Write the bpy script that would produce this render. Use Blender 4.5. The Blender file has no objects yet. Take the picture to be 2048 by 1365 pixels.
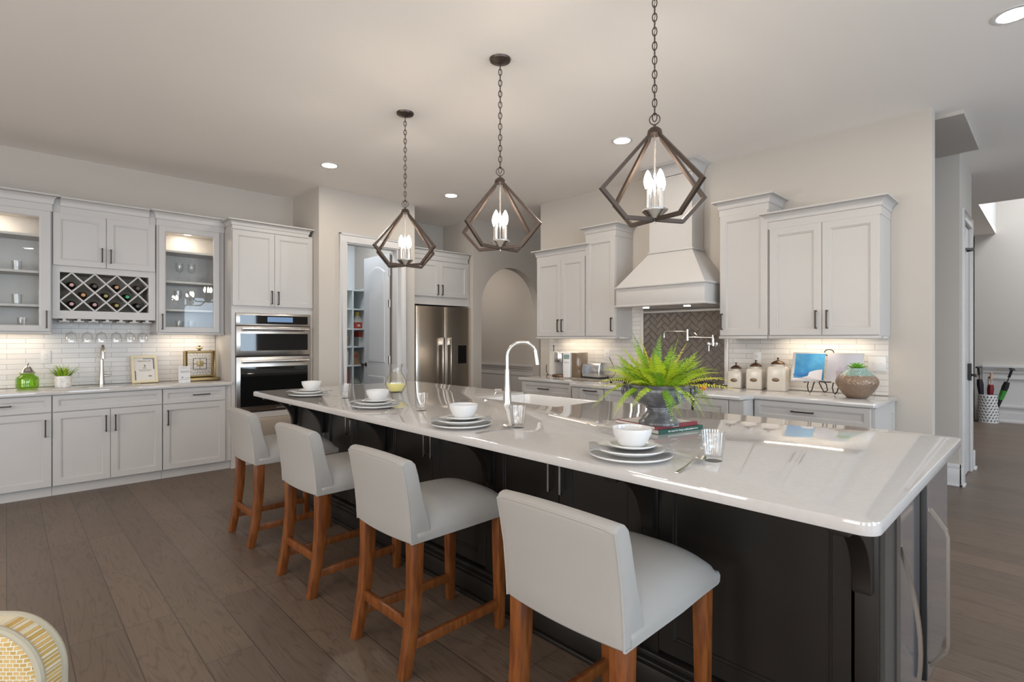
import bpy, bmesh, math, random
from mathutils import Vector, Matrix
random.seed(7)
PI = math.pi
S = bpy.context.scene
COL = S.collection
# ------------------------------------------------------------------ camera
YAW = math.radians(46.09)
FX, FY = math.cos(YAW), math.sin(YAW)          # view direction on the floor plan
cd = bpy.data.cameras.new('camera'); cam = bpy.data.objects.new('camera', cd); COL.objects.link(cam)
cam.location = (0, 0, 1.346); cam.rotation_euler = (PI/2, 0, YAW - PI/2)
cd.sensor_width = 36; cd.lens = 36*1050/2048; cd.shift_y = -4/2048
cd.clip_start = .02; cd.clip_end = 200
S.camera = cam
# ------------------------------------------------------------------ world and exposure
W = bpy.data.worlds.new('world'); S.world = W; W.use_nodes = True
W.node_tree.nodes['Background'].inputs[0].default_value = (.62, .78, 1, 1)
W.node_tree.nodes['Background'].inputs[1].default_value = 1.2
S.view_settings.view_transform = 'Standard'; S.view_settings.look = 'None'
S.view_settings.exposure = 0.36; S.view_settings.gamma = 1.0; S.view_settings.use_curve_mapping = False
S.cycles.use_denoising = True
S.cycles.sample_clamp_indirect = 8
S.cycles.max_bounces = 10; S.cycles.transparent_max_bounces = 24
# ------------------------------------------------------------------ daylight through the windows of the rest of the room
def area(name, loc, rot, sx, sy, power, col):
    l = bpy.data.lights.new(name, 'AREA'); l.shape = 'RECTANGLE'; l.size = sx; l.size_y = sy; l.energy = power; l.color = col
    o = bpy.data.objects.new(name, l); COL.objects.link(o); o.location = loc; o.rotation_euler = rot; return o
BLUE = (.68, .84, 1.0)
for x in (-1.6, 1.4, 4.4): area('window_daylight', (x, -4.42, 1.55), (PI/2, 0, 0), 1.7, 1.9, 76, BLUE)      # faces +Y
for y in (-2.6, .2, 3.0): area('window_daylight', (-4.02, y, 1.6), (PI/2, 0, -PI/2), 1.7, 1.9, 60, (1, .94, .87))  # faces +X
area('foyer_fill', (10.3, -1.2, 4.6), (0, 0, 0), 2.0, 2.0, 150, (.85, .92, 1))  # added fill lamp: brightens the closed foyer, no window here
area('pantry_light', (3.1, 6.3, 3.0), (0, 0, 0), .3, .3, 9, (.85, .93, 1))
area('hall_fill', (5.4, 7.2, 2.9), (0, 0, 0), .4, .4, 15, (1, .93, .86))  # unseen lamp added because the enclosed hall is dark otherwise

# ------------------------------------------------------------------ materials
def newmat(name):
    m = bpy.data.materials.new(name); m.use_nodes = True
    return m, m.node_tree, m.node_tree.nodes['Principled BSDF']
def pr(name, col, rough=.5, metal=0, spec=.5, coat=0, bump=None, emit=None):
    m, t, b = newmat(name)
    b.inputs['Base Color'].default_value = (*col, 1); b.inputs['Roughness'].default_value = rough
    b.inputs['Metallic'].default_value = metal; b.inputs['Specular IOR Level'].default_value = spec
    if coat: b.inputs['Coat Weight'].default_value = coat; b.inputs['Coat Roughness'].default_value = .05
    if bump:
        n = t.nodes.new('ShaderNodeTexNoise'); n.inputs['Scale'].default_value = bump[0]; n.inputs['Detail'].default_value = 3
        k = t.nodes.new('ShaderNodeBump'); k.inputs['Strength'].default_value = bump[1]; k.inputs['Distance'].default_value = bump[2]
        c = t.nodes.new('ShaderNodeTexCoord'); t.links.new(c.outputs['Object'], n.inputs['Vector'])
        t.links.new(n.outputs['Fac'], k.inputs['Height']); t.links.new(k.outputs['Normal'], b.inputs['Normal'])
    if emit:
        b.inputs['Emission Color'].default_value = (*emit[0], 1); b.inputs['Emission Strength'].default_value = emit[1]
    return m
def noisemix(name, c1, c2, scale, rough=.5, stretch=(1, 1, 1), bump=0, metal=0, spec=.5, detail=4, lo=.35, hi=.65):
    m, t, b = newmat(name)
    c = t.nodes.new('ShaderNodeTexCoord'); mp = t.nodes.new('ShaderNodeMapping'); mp.inputs['Scale'].default_value = stretch
    n = t.nodes.new('ShaderNodeTexNoise'); n.inputs['Scale'].default_value = scale; n.inputs['Detail'].default_value = detail
    r = t.nodes.new('ShaderNodeValToRGB'); r.color_ramp.elements[0].position = lo; r.color_ramp.elements[1].position = hi
    r.color_ramp.elements[0].color = (*c1, 1); r.color_ramp.elements[1].color = (*c2, 1)
    t.links.new(c.outputs['Object'], mp.inputs['Vector']); t.links.new(mp.outputs[0], n.inputs['Vector'])
    t.links.new(n.outputs['Fac'], r.inputs['Fac']); t.links.new(r.outputs['Color'], b.inputs['Base Color'])
    b.inputs['Roughness'].default_value = rough; b.inputs['Metallic'].default_value = metal; b.inputs['Specular IOR Level'].default_value = spec
    if bump:
        k = t.nodes.new('ShaderNodeBump'); k.inputs['Strength'].default_value = bump; k.inputs['Distance'].default_value = .002
        t.links.new(n.outputs['Fac'], k.inputs['Height']); t.links.new(k.outputs['Normal'], b.inputs['Normal'])
    return m
def layerfac(t, lo=.06, hi=.8):
    l = t.nodes.new('ShaderNodeLayerWeight'); l.inputs['Blend'].default_value = .5
    p = t.nodes.new('ShaderNodeMath'); p.operation = 'POWER'; p.inputs[1].default_value = 2.6; t.links.new(l.outputs['Facing'], p.inputs[0])
    a = t.nodes.new('ShaderNodeMath'); a.operation = 'MULTIPLY_ADD'; a.inputs[1].default_value = hi; a.inputs[2].default_value = lo; t.links.new(p.outputs[0], a.inputs[0])
    return a
def glassmat(name, tint=(1, 1, 1), ior=1.45, rough=.01, lo=.06, hi=.8):
    m = bpy.data.materials.new(name); m.use_nodes = True; t = m.node_tree; t.nodes.clear()
    o = t.nodes.new('ShaderNodeOutputMaterial'); mx = t.nodes.new('ShaderNodeMixShader')
    tr = t.nodes.new('ShaderNodeBsdfTransparent'); tr.inputs[0].default_value = (*tint, 1)
    g = t.nodes.new('ShaderNodeBsdfGlossy'); g.inputs['Roughness'].default_value = rough
    f = layerfac(t, lo, hi)
    t.links.new(f.outputs[0], mx.inputs[0]); t.links.new(tr.outputs[0], mx.inputs[1]); t.links.new(g.outputs[0], mx.inputs[2])
    t.links.new(mx.outputs[0], o.inputs[0]); return m
def emat(name, col, st):
    m = bpy.data.materials.new(name); m.use_nodes = True; t = m.node_tree; t.nodes.clear()
    o = t.nodes.new('ShaderNodeOutputMaterial'); e = t.nodes.new('ShaderNodeEmission')
    e.inputs[0].default_value = (*col, 1); e.inputs[1].default_value = st; t.links.new(e.outputs[0], o.inputs[0]); return m
def tilemat(name, swap, bw=.25, rh=.0466):
    # running-bond wall tile; the wall's own coordinates, u along the wall and v up
    m, t, b = newmat(name)
    c = t.nodes.new('ShaderNodeTexCoord'); s = t.nodes.new('ShaderNodeSeparateXYZ'); j = t.nodes.new('ShaderNodeCombineXYZ')
    t.links.new(c.outputs['Object'], s.inputs[0]); t.links.new(s.outputs[swap], j.inputs[0]); t.links.new(s.outputs[2], j.inputs[1])
    k = t.nodes.new('ShaderNodeTexBrick'); k.offset = .5; k.inputs['Scale'].default_value = 1
    k.inputs['Color1'].default_value = (.64, .612, .58, 1); k.inputs['Color2'].default_value = (.58, .55, .52, 1)
    k.inputs['Mortar'].default_value = (.24, .21, .18, 1); k.inputs['Mortar Size'].default_value = .0013
    k.inputs['Brick Width'].default_value = bw; k.inputs['Row Height'].default_value = rh; k.inputs['Mortar Smooth'].default_value = .2
    t.links.new(j.outputs[0], k.inputs['Vector']); t.links.new(k.outputs['Color'], b.inputs['Base Color'])
    n = t.nodes.new('ShaderNodeTexNoise'); n.inputs['Scale'].default_value = 9; t.links.new(j.outputs[0], n.inputs['Vector'])
    ml = t.nodes.new('ShaderNodeMath'); ml.operation = 'MULTIPLY'; ml.inputs[1].default_value = .35; t.links.new(n.outputs['Fac'], ml.inputs[0])
    sb = t.nodes.new('ShaderNodeMath'); sb.operation = 'SUBTRACT'; t.links.new(ml.outputs[0], sb.inputs[0]); t.links.new(k.outputs['Fac'], sb.inputs[1])
    bp = t.nodes.new('ShaderNodeBump'); bp.inputs['Strength'].default_value = .5; bp.inputs['Distance'].default_value = .002
    t.links.new(sb.outputs[0], bp.inputs['Height']); t.links.new(bp.outputs['Normal'], b.inputs['Normal'])
    b.inputs['Roughness'].default_value = .28; return m
def floormat():
    m, t, b = newmat('oak_planks')
    c = t.nodes.new('ShaderNodeTexCoord'); s = t.nodes.new('ShaderNodeSeparateXYZ'); j = t.nodes.new('ShaderNodeCombineXYZ')
    t.links.new(c.outputs['Object'], s.inputs[0]); t.links.new(s.outputs[1], j.inputs[0]); t.links.new(s.outputs[0], j.inputs[1])
    k = t.nodes.new('ShaderNodeTexBrick'); k.offset = .37; k.offset_frequency = 3; k.squash = 1; k.inputs['Scale'].default_value = 1
    k.inputs['Color1'].default_value = (0, 0, 0, 1); k.inputs['Color2'].default_value = (1, 1, 1, 1); k.inputs['Mortar'].default_value = (.5, .5, .5, 1)
    k.inputs['Mortar Size'].default_value = .0016; k.inputs['Mortar Smooth'].default_value = .1; k.inputs['Brick Width'].default_value = 1.5; k.inputs['Row Height'].default_value = .197
    t.links.new(j.outputs[0], k.inputs['Vector'])
    # each plank shifts the grain sideways by its own random tone
    sc = t.nodes.new('ShaderNodeVectorMath'); sc.operation = 'MULTIPLY'; sc.inputs[1].default_value = (31, 17, 9); t.links.new(k.outputs['Color'], sc.inputs[0])
    ad = t.nodes.new('ShaderNodeVectorMath'); ad.operation = 'ADD'; t.links.new(j.outputs[0], ad.inputs[0]); t.links.new(sc.outputs[0], ad.inputs[1])
    mp = t.nodes.new('ShaderNodeMapping'); mp.inputs['Scale'].default_value = (1.1, 9, 1); t.links.new(ad.outputs[0], mp.inputs['Vector'])
    w = t.nodes.new('ShaderNodeTexNoise'); w.inputs['Scale'].default_value = 1.6; w.inputs['Detail'].default_value = 2; w.inputs['Distortion'].default_value = .6; t.links.new(mp.outputs[0], w.inputs['Vector'])
    mu = t.nodes.new('ShaderNodeMath'); mu.operation = 'MULTIPLY'; mu.inputs[1].default_value = 15; t.links.new(w.outputs['Fac'], mu.inputs[0])
    fr = t.nodes.new('ShaderNodeMath'); fr.operation = 'PINGPONG'; fr.inputs[1].default_value = 1; t.links.new(mu.outputs[0], fr.inputs[0])
    mp2 = t.nodes.new('ShaderNodeMapping'); mp2.inputs['Scale'].default_value = (4, 90, 1); t.links.new(ad.outputs[0], mp2.inputs['Vector'])
    n2 = t.nodes.new('ShaderNodeTexNoise'); n2.inputs['Scale'].default_value = 1; n2.inputs['Detail'].default_value = 4; t.links.new(mp2.outputs[0], n2.inputs['Vector'])
    r1 = t.nodes.new('ShaderNodeValToRGB'); e = r1.color_ramp.elements
    e[0].position = 0; e[0].color = (.070, .046, .031, 1); e[1].position = .3; e[1].color = (.100, .069, .049, 1); t.links.new(fr.outputs[0], r1.inputs['Fac'])
    mx = t.nodes.new('ShaderNodeMixRGB'); mx.blend_type = 'MULTIPLY'; mx.inputs[0].default_value = .28
    t.links.new(r1.outputs['Color'], mx.inputs[1]); t.links.new(n2.outputs['Fac'], mx.inputs[2])
    # plank tone
    r2 = t.nodes.new('ShaderNodeMapRange'); r2.inputs['To Min'].default_value = 1.22; r2.inputs['To Max'].default_value = 1.66; t.links.new(k.outputs['Color'], r2.inputs['Value'])
    vm = t.nodes.new('ShaderNodeVectorMath'); vm.operation = 'SCALE'; t.links.new(mx.outputs[0], vm.inputs[0]); t.links.new(r2.outputs[0], vm.inputs['Scale'])
    m2 = t.nodes.new('ShaderNodeMixRGB'); m2.inputs[2].default_value = (.03, .022, .017, 1); t.links.new(k.outputs['Fac'], m2.inputs[0]); t.links.new(vm.outputs[0], m2.inputs[1])
    t.links.new(m2.outputs[0], b.inputs['Base Color'])
    sb = t.nodes.new('ShaderNodeMath'); sb.operation = 'SUBTRACT'; t.links.new(n2.outputs['Fac'], sb.inputs[0]); t.links.new(k.outputs['Fac'], sb.inputs[1])
    bp = t.nodes.new('ShaderNodeBump'); bp.inputs['Strength'].default_value = .35; bp.inputs['Distance'].default_value = .0012
    t.links.new(sb.outputs[0], bp.inputs['Height']); t.links.new(bp.outputs['Normal'], b.inputs['Normal'])
    b.inputs['Roughness'].default_value = .42; return m
def leafmat(name, c1, c2):
    m, t, b = newmat(name)
    o = t.nodes.new('ShaderNodeObjectInfo'); r = t.nodes.new('ShaderNodeValToRGB')
    r.color_ramp.elements[0].color = (*c1, 1); r.color_ramp.elements[1].color = (*c2, 1)
    t.links.new(o.outputs['Random'], r.inputs['Fac']); t.links.new(r.outputs['Color'], b.inputs['Base Color'])
    b.inputs['Roughness'].default_value = .5; b.inputs['Subsurface Weight'].default_value = 0
    return m
def hammered():
    m, t, b = newmat('hammered_glaze')
    c = t.nodes.new('ShaderNodeTexCoord'); s = t.nodes.new('ShaderNodeSeparateXYZ'); t.links.new(c.outputs['Object'], s.inputs[0])
    n = t.nodes.new('ShaderNodeTexNoise'); n.inputs['Scale'].default_value = 30; t.links.new(c.outputs['Object'], n.inputs['Vector'])
    a = t.nodes.new('ShaderNodeMath'); a.operation = 'MULTIPLY_ADD'; a.inputs[1].default_value = .02; t.links.new(n.outputs['Fac'], a.inputs[0]); t.links.new(s.outputs[2], a.inputs[2])
    r = t.nodes.new('ShaderNodeValToRGB'); e = r.color_ramp.elements
    e[0].position = .176; e[0].color = (.24, .165, .115, 1); e[1].position = .186; e[1].color = (.25, .36, .32, 1)
    t.links.new(a.outputs[0], r.inputs['Fac']); t.links.new(r.outputs['Color'], b.inputs['Base Color'])
    v = t.nodes.new('ShaderNodeTexVoronoi'); v.inputs['Scale'].default_value = 75; t.links.new(c.outputs['Object'], v.inputs['Vector'])
    bp = t.nodes.new('ShaderNodeBump'); bp.inputs['Strength'].default_value = .8; bp.inputs['Distance'].default_value = .004; t.links.new(v.outputs['Distance'], bp.inputs['Height'])
    t.links.new(bp.outputs['Normal'], b.inputs['Normal']); b.inputs['Roughness'].default_value = .28; b.inputs['Metallic'].default_value = .25; return m
def weave():
    m, t, b = newmat('yellow_weave')
    c = t.nodes.new('ShaderNodeTexCoord')
    k = t.nodes.new('ShaderNodeTexBrick'); k.inputs['Scale'].default_value = 1; k.offset = .5
    k.inputs['Brick Width'].default_value = .0125; k.inputs['Row Height'].default_value = .0078; k.inputs['Mortar Size'].default_value = .0019; k.inputs['Mortar Smooth'].default_value = .6
    k.inputs['Color1'].default_value = (.40, .25, .06, 1); k.inputs['Color2'].default_value = (.52, .34, .13, 1); k.inputs['Mortar'].default_value = (.58, .50, .36, 1)
    mp = t.nodes.new('ShaderNodeMapping'); mp.inputs['Rotation'].default_value = (-PI/2, 0, 0); t.links.new(c.outputs['Object'], mp.inputs['Vector'])
    t.links.new(mp.outputs[0], k.inputs['Vector']); t.links.new(k.outputs['Color'], b.inputs['Base Color'])
    bp = t.nodes.new('ShaderNodeBump'); bp.inputs['Strength'].default_value = .6; bp.inputs['Distance'].default_value = .004; t.links.new(k.outputs['Fac'], bp.inputs['Height'])
    t.links.new(bp.outputs['Normal'], b.inputs['Normal']); b.inputs['Roughness'].default_value = .9; return m

M = dict(
 white=pr('cabinet_white', (.48, .456, .436), .36), trim=pr('trim_white', (.56, .54, .525), .4),
 wall=pr('wall_greige', (.49, .447, .40), .85, spec=.2), ceil=pr('ceiling_paint', (.86, .81, .76), .9, spec=.2),
 quartz=noisemix('white_quartz', (.50, .475, .455), (.52, .495, .475), 60, .035, spec=.7),
 esp=noisemix('espresso_paint', (.011, .009, .0075), (.015, .012, .010), 3, .36, spec=.35), floor=floormat(),
 fab=pr('linen', (.33, .312, .29), .95, spec=.15, bump=(900, .25, .001)),
 leg=noisemix('chestnut_wood', (.12, .033, .008), (.205, .064, .013), 14, .34, stretch=(4, 4, .7)),
 steel=pr('brushed_steel', (.60, .565, .53), .24, 1), chrome=pr('chrome', (.82, .81, .80), .07, 1),
 nickel=pr('brushed_nickel', (.66, .64, .61), .22, 1), fridge=pr('fridge_steel', (.66, .58, .49), .27, 1),
 bronze=pr('oil_bronze', (.045, .034, .028), .42, .4), lampmetal=pr('lamp_bronze', (.085, .062, .05), .36, .65),
 bglass=pr('black_glass', (.006, .006, .006), .03, spec=.6), black=pr('black', (.012, .012, .012), .45), dk=pr('dark_recess', (.03, .026, .022), .7),
 tileA=tilemat('subway_tile_x', 0), tileB=tilemat('subway_tile_y', 1), pencil=pr('tile_white', (.62, .59, .56), .16),
 taupe=pr('taupe_tile', (.145, .122, .107), .07, spec=.7), grout=pr('grout', (.10, .085, .075), .8),
 glass=glassmat('clear_glass'), pane=glassmat('pane_glass', (.985, .99, .985), lo=.022, hi=.5), green=glassmat('green_glass', (.70, .86, .36)),
 lemon=pr('lemonade', (.80, .72, .28), .25), china=pr('white_china', (.68, .67, .655), .12), ceramic=pr('ceramic', (.66, .645, .63), .1),
 napkin=pr('grey_napkin', (.30, .295, .29), .9, bump=(500, .3, .001)),
 leafA=leafmat('fern_leaf', (.16, .34, .012), (.52, .62, .03)), leafY=leafmat('fern_yellow', (.50, .52, .03), (.62, .52, .05)), stem=pr('stem', (.12, .14, .02), .6),
 grass=leafmat('grass_blade', (.06, .22, .015), (.42, .58, .03)), succ=leafmat('succulent', (.10, .30, .03), (.25, .50, .08)),
 urn=noisemix('aged_urn', (.075, .075, .08), (.21, .205, .21), 22, .24, spec=.6, bump=.3, lo=.45, hi=.8),
 lit=emat('can_glow', (1, .92, .80), 200), bulb=emat('bulb_glow', (1, .90, .78), 105), led=emat('led_strip', (1, .85, .64), 30), puck=emat('puck_glow', (1, .86, .68), 150),
 red=pr('red_cover', (.20, .02, .03), .5), gbook=pr('green_cover', (.012, .07, .045), .5), paper=pr('paper', (.62, .59, .55), .8), lettering=pr('white_ink', (.8, .8, .78), .6),
 ink=pr('grey_ink', (.12, .12, .125), .8), gold=pr('antique_gold', (.36, .26, .12), .38, .7), palegold=pr('champagne_frame', (.62, .54, .36), .4, .15),
 navy=pr('navy_band', (.05, .08, .14), .5), sea=noisemix('sea_print', (.02, .22, .48), (.14, .45, .66), 5, .25), mauve=pr('pot_print', (.45, .36, .40), .4), lilac=pr('lilac_print', (.52, .48, .58), .4),
 cream=pr('cream_glaze', (.60, .54, .46), .18), plaque=pr('bronze_plaque', (.17, .12, .075), .35, .6), lid=pr('copper_lid', (.13, .075, .045), .3, .7),
 hammer=hammered(), weave=weave(), welt=pr('cream_welt', (.36, .32, .24), .9), stone=noisemix('pale_stone_pot', (.60, .57, .54), (.80, .77, .74), 40, .8, bump=.3),
 silver=pr('silver_lid', (.80, .78, .75), .12, 1), plast=pr('plastic_white', (.64, .625, .61), .35), grey=pr('grey_plastic', (.30, .29, .28), .4), screen=pr('lcd', (.20, .28, .26), .2),
 gapshade=pr('hinge_gap_shade', (.16, .13, .10), .4, .5), cap1=pr('pink_cap', (.50, .26, .26), .4), cap2=pr('dark_cap', (.05, .035, .03), .4), cap3=pr('orange_cap', (.48, .24, .09), .4), cap4=pr('green_cap', (.02, .33, .12), .4), cap5=pr('gold_cap', (.30, .24, .06), .4),
 bottle=pr('wine_bottle', (.022, .016, .012), .1), bottle2=pr('amber_bottle', (.10, .05, .015), .1), iron=pr('wrought_iron', (.03, .022, .02), .5, .3),
 kraft=pr('kraft_board', (.34, .22, .13), .8), redp=pr('red_print', (.42, .06, .04), .6), yel=pr('yellow_print', (.68, .50, .06), .6), cloth=pr('grey_cloth', (.42, .40, .36), .9),
 frameb=pr('brown_frame', (.07, .035, .025), .4), art=noisemix('brown_art', (.05, .04, .03), (.10, .085, .06), 3, .5), umbk=pr('umbrella_black', (.012, .012, .014), .7), umbr=pr('umbrella_red', (.20, .02, .025), .7), umbg=pr('umbrella_green', (.05, .30, .04), .7), peach=pr('pale_wood', (.55, .33, .22), .5),
 shelfw=pr('shelf_white', (.72, .76, .76), .5), doorp=pr('door_paint', (.56, .552, .55), .35), frost=pr('frosted', (.75, .78, .80), .4), orange=pr('orange_bloom', (.75, .25, .03), .6),
)
# ------------------------------------------------------------------ mesh helpers
class MB:
    def __init__(s): s.bm = bmesh.new(); s.mi = 0
    def v(s, p): return s.bm.verts.new(p)
    def f(s, vs):
        try:
            q = s.bm.faces.new(vs); q.material_index = s.mi; return q
        except ValueError: return None
    def box(s, x0, x1, y0, y1, z0, z1):
        c = [s.v((x, y, z)) for z in (z0, z1) for y in (y0, y1) for x in (x0, x1)]
        for i in ((0, 2, 3, 1), (4, 5, 7, 6), (0, 1, 5, 4), (2, 6, 7, 3), (0, 4, 6, 2), (1, 3, 7, 5)): s.f([c[k] for k in i])
        return s
    def obox(s, p0, p1, w, h, up=(0, 0, 1), w1=None, h1=None):
        # bar from p0 to p1, w across, h along up
        p0, p1 = Vector(p0), Vector(p1); d = (p1-p0).normalized(); u = Vector(up); a = d.cross(u)
        if a.length < 1e-4: a = d.cross(Vector((1, 0, 0)))
        a.normalize(); u = a.cross(d).normalized(); w1 = w if w1 is None else w1; h1 = h if h1 is None else h1
        r = [[s.v(p+a*x*ww/2+u*y*hh/2) for x, y in ((-1, -1), (1, -1), (1, 1), (-1, 1))] for p, ww, hh in ((p0, w, h), (p1, w1, h1))]
        for k in range(4): s.f([r[0][k], r[0][(k+1) % 4], r[1][(k+1) % 4], r[1][k]])
        s.f(r[0][::-1]); s.f(r[1]); return s
    def ring(s, c, a, b, r, n): return [s.v(Vector(c)+a*math.cos(2*PI*k/n)*r+b*math.sin(2*PI*k/n)*r) for k in range(n)]
    def loft(s, rings, cap0=True, cap1=True, closed=True):
        for A, B in zip(rings, rings[1:]):
            n = len(A)
            for k in range(n if closed else n-1): s.f([A[k], A[(k+1) % n], B[(k+1) % n], B[k]])
        if cap0: s.f(rings[0][::-1])
        if cap1: s.f(rings[-1])
        return s
    def tube(s, pts, r, n=10, closed=False, caps=True):
        pts = [Vector(p) for p in pts]; rs = r if isinstance(r, (list, tuple)) else [r]*len(pts)
        rings = []; prev = None; L = len(pts)
        for i, p in enumerate(pts):
            if closed: d = pts[(i+1) % L]-pts[i-1]
            else: d = pts[min(i+1, L-1)]-pts[max(i-1, 0)]
            d.normalize()
            if prev is None:
                a = d.cross(Vector((0, 0, 1)))
                if a.length < 1e-3: a = d.cross(Vector((1, 0, 0)))
            else: a = prev-d*prev.dot(d)
            a.normalize(); prev = a; b = d.cross(a); rings.append(s.ring(p, a, b, rs[i], n))
        if closed: rings.append(rings[0]); return s.loft(rings, False, False)
        return s.loft(rings, caps, caps)
    def cyl(s, p0, p1, r0, r1=None, n=24): return s.tube([p0, p1], [r0, r0 if r1 is None else r1], n)
    def lathe(s, prof, c=(0, 0, 0), n=32, axis='z', cap=False):
        c = Vector(c); X, Y, Z = Vector((1, 0, 0)), Vector((0, 1, 0)), Vector((0, 0, 1))
        if axis == 'y': X, Y, Z = Vector((1, 0, 0)), Vector((0, 0, 1)), Vector((0, -1, 0))
        rings = []
        for r, z in prof:
            rings.append([s.v(c+Z*z)]*n if r < 1e-6 else s.ring(c+Z*z, X, Y, r, n))
        for A, B in zip(rings, rings[1:]):
            for k in range(n):
                q = [A[k], A[(k+1) % n], B[(k+1) % n], B[k]]; u = []
                for w in q:
                    if w not in u: u.append(w)
                if len(u) > 2: s.f(u)
        if cap and prof[0][0] > 1e-6: s.f(rings[0][::-1])
        if cap and prof[-1][0] > 1e-6: s.f(rings[-1])
        return s
    def prism(s, poly, d, map3):
        # poly in 2D, extruded by d along the third direction; map3(u, v, w) -> point
        A = [s.v(map3(u, v, 0)) for u, v in poly]; B = [s.v(map3(u, v, d)) for u, v in poly]; n = len(poly)
        for k in range(n): s.f([A[k], A[(k+1) % n], B[(k+1) % n], B[k]])
        s.f(A[::-1]); s.f(B); return s
    def build(s, name, mat, parent=None, smooth=False, bevel=0, seg=2, angle=38):
        bm = s.bm; bmesh.ops.remove_doubles(bm, verts=bm.verts, dist=1e-6); bmesh.ops.recalc_face_normals(bm, faces=bm.faces)
        if bevel:
            ed = [e for e in bm.edges if len(e.link_faces) == 2 and e.calc_face_angle(0) > .5]
            bmesh.ops.bevel(bm, geom=ed, offset=bevel, segments=seg, profile=.5, affect='EDGES', clamp_overlap=True)
        me = bpy.data.meshes.new(name); bm.to_mesh(me); bm.free()
        for q in (mat if isinstance(mat, (list, tuple)) else [mat]): me.materials.append(M[q] if isinstance(q, str) else q)
        if smooth or bevel:
            me.polygons.foreach_set('use_smooth', [True]*len(me.polygons)); me.set_sharp_from_angle(angle=math.radians(angle))
        o = bpy.data.objects.new(name, me); COL.objects.link(o)
        if parent: o.parent = parent
        return o
def tag(o, label, cat, group=None):
    o['label'] = label; o['category'] = cat
    if group: o['group'] = group
    return o
def thing(name, label, cat, loc=(0, 0, 0), rz=0, group=None):
    o = bpy.data.objects.new(name, None); COL.objects.link(o); o.empty_display_size = .05
    o.location = loc; o.rotation_euler = (0, 0, rz); return tag(o, label, cat, group)
def dup(root, loc, rz=None, label=None):
    r = root.copy(); COL.objects.link(r); r.location = loc
    if rz is not None: r.rotation_euler = (0, 0, rz)
    if label: r['label'] = label
    for ch in list(root.children):
        c = ch.copy(); COL.objects.link(c); c.parent = r
        for g in list(ch.children):
            d = g.copy(); COL.objects.link(d); d.parent = c
    return r
def struct(name, mb, mat, **k):
    o = mb.build(name, mat, **k); o['kind'] = 'structure'; return o
def text(name, body, size, mat, parent, loc, rot, align='CENTER', ext=.0004):
    c = bpy.data.curves.new(name, 'FONT'); c.body = body; c.size = size; c.align_x = align; c.align_y = 'CENTER'; c.extrude = ext
    c.materials.append(M[mat]); o = bpy.data.objects.new(name, c); COL.objects.link(o); bpy.context.view_layer.update()
    me = bpy.data.meshes.new_from_object(o.evaluated_get(bpy.context.evaluated_depsgraph_get())); bpy.data.objects.remove(o)
    o = bpy.data.objects.new(name, me); COL.objects.link(o); o.parent = parent; o.location = loc; o.rotation_euler = rot; return o
B = lambda *a: MB().box(*a)
def rrect(x0, x1, y0, y1, r, n=5):
    P = []
    for cx, cy, a0 in ((x1-r, y1-r, 0), (x0+r, y1-r, 90), (x0+r, y0+r, 180), (x1-r, y0+r, 270)):
        P += [(cx+r*math.cos(math.radians(a0+90*k/n)), cy+r*math.sin(math.radians(a0+90*k/n))) for k in range(n+1)]
    return P

# ------------------------------------------------------------------ room shell
ZC = 3.07
struct('floor', B(-4.2, 13, -4.6, 8.8, -.05, 0), 'floor')
struct('ceiling', B(-4.2, 8.97, -4.6, .70, ZC, ZC+.08), 'ceil')
struct('ceiling', B(-4.2, 12.6, .70, 8.8, ZC, ZC+.08), 'ceil')
struct('ceiling_foyer', B(8.97, 12.6, -4.6, .70, 5.2, 5.28), 'ceil')
struct('wall_left', B(-4.2, 2.55, 6.52, 6.62, 0, ZC), 'wall')
struct('wall_pantry_side', B(2.535, 2.635, 5.87, 6.52, 0, ZC), 'wall')
pw = MB(); pw.box(2.535, 2.85, 5.77, 5.87, 0, ZC); pw.box(3.545, 3.805, 5.77, 5.87, 0, ZC); pw.box(2.85, 3.545, 5.77, 5.87, 2.475, ZC)
struct('wall_pantry_front', pw, 'wall')
struct('wall_alcove_left', B(3.705, 3.805, 5.87, 7.2, 0, ZC), 'wall')
struct('wall_pantry_back', B(2.535, 3.705, 7.2, 7.3, 0, ZC), 'frost')
struct('wall_alcove_back', B(3.805, 4.84, 6.56, 6.66, 0, ZC), 'wall')
struct('wall_alcove_right', B(4.84, 4.94, 5.98, 6.66, 0, ZC), 'wall')
# archway wall
def arch_wall(x0, x1, ox0, ox1, top, y0, y1):
    r = (ox1-ox0)/2; cx = (ox0+ox1)/2; zs = top-r; mb = MB(); n = 40
    mb.box(x0, ox0, y0, y1, 0, ZC); mb.box(ox1, x1, y0, y1, 0, ZC)
    q = [(cx-r*math.cos(PI*k/n), zs+r*math.sin(PI*k/n)) for k in range(n+1)]
    rs = [[mb.v(p) for p in ((u, y0, v), (u, y1, v), (u, y1, ZC), (u, y0, ZC))] for u, v in q]; mb.loft(rs, False, False)
    return mb
struct('wall_arch', arch_wall(4.84, 6.9, 5.003, 6.236, 2.44, 5.84, 5.98), 'wall')
struct('wall_hall_right', B(6.43, 6.53, 5.98, 8.7, 0, ZC), 'wall')
struct('wall_hall_back', B(3.8, 6.53, 8.7, 8.8, 0, ZC), 'wall')
struct('wall_hall_left', B(3.805, 3.9, 6.66, 8.7, 0, ZC), 'wall')
rl = MB(); rl.box(6.39, 6.43, 5.98, 8.7, .872, .902); rl.box(6.405, 6.43, 5.98, 8.7, .835, .872); rl.box(6.415, 6.43, 5.98, 8.7, .80, .812)
struct('trim_1', rl, 'trim')
pm = MB()
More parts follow.
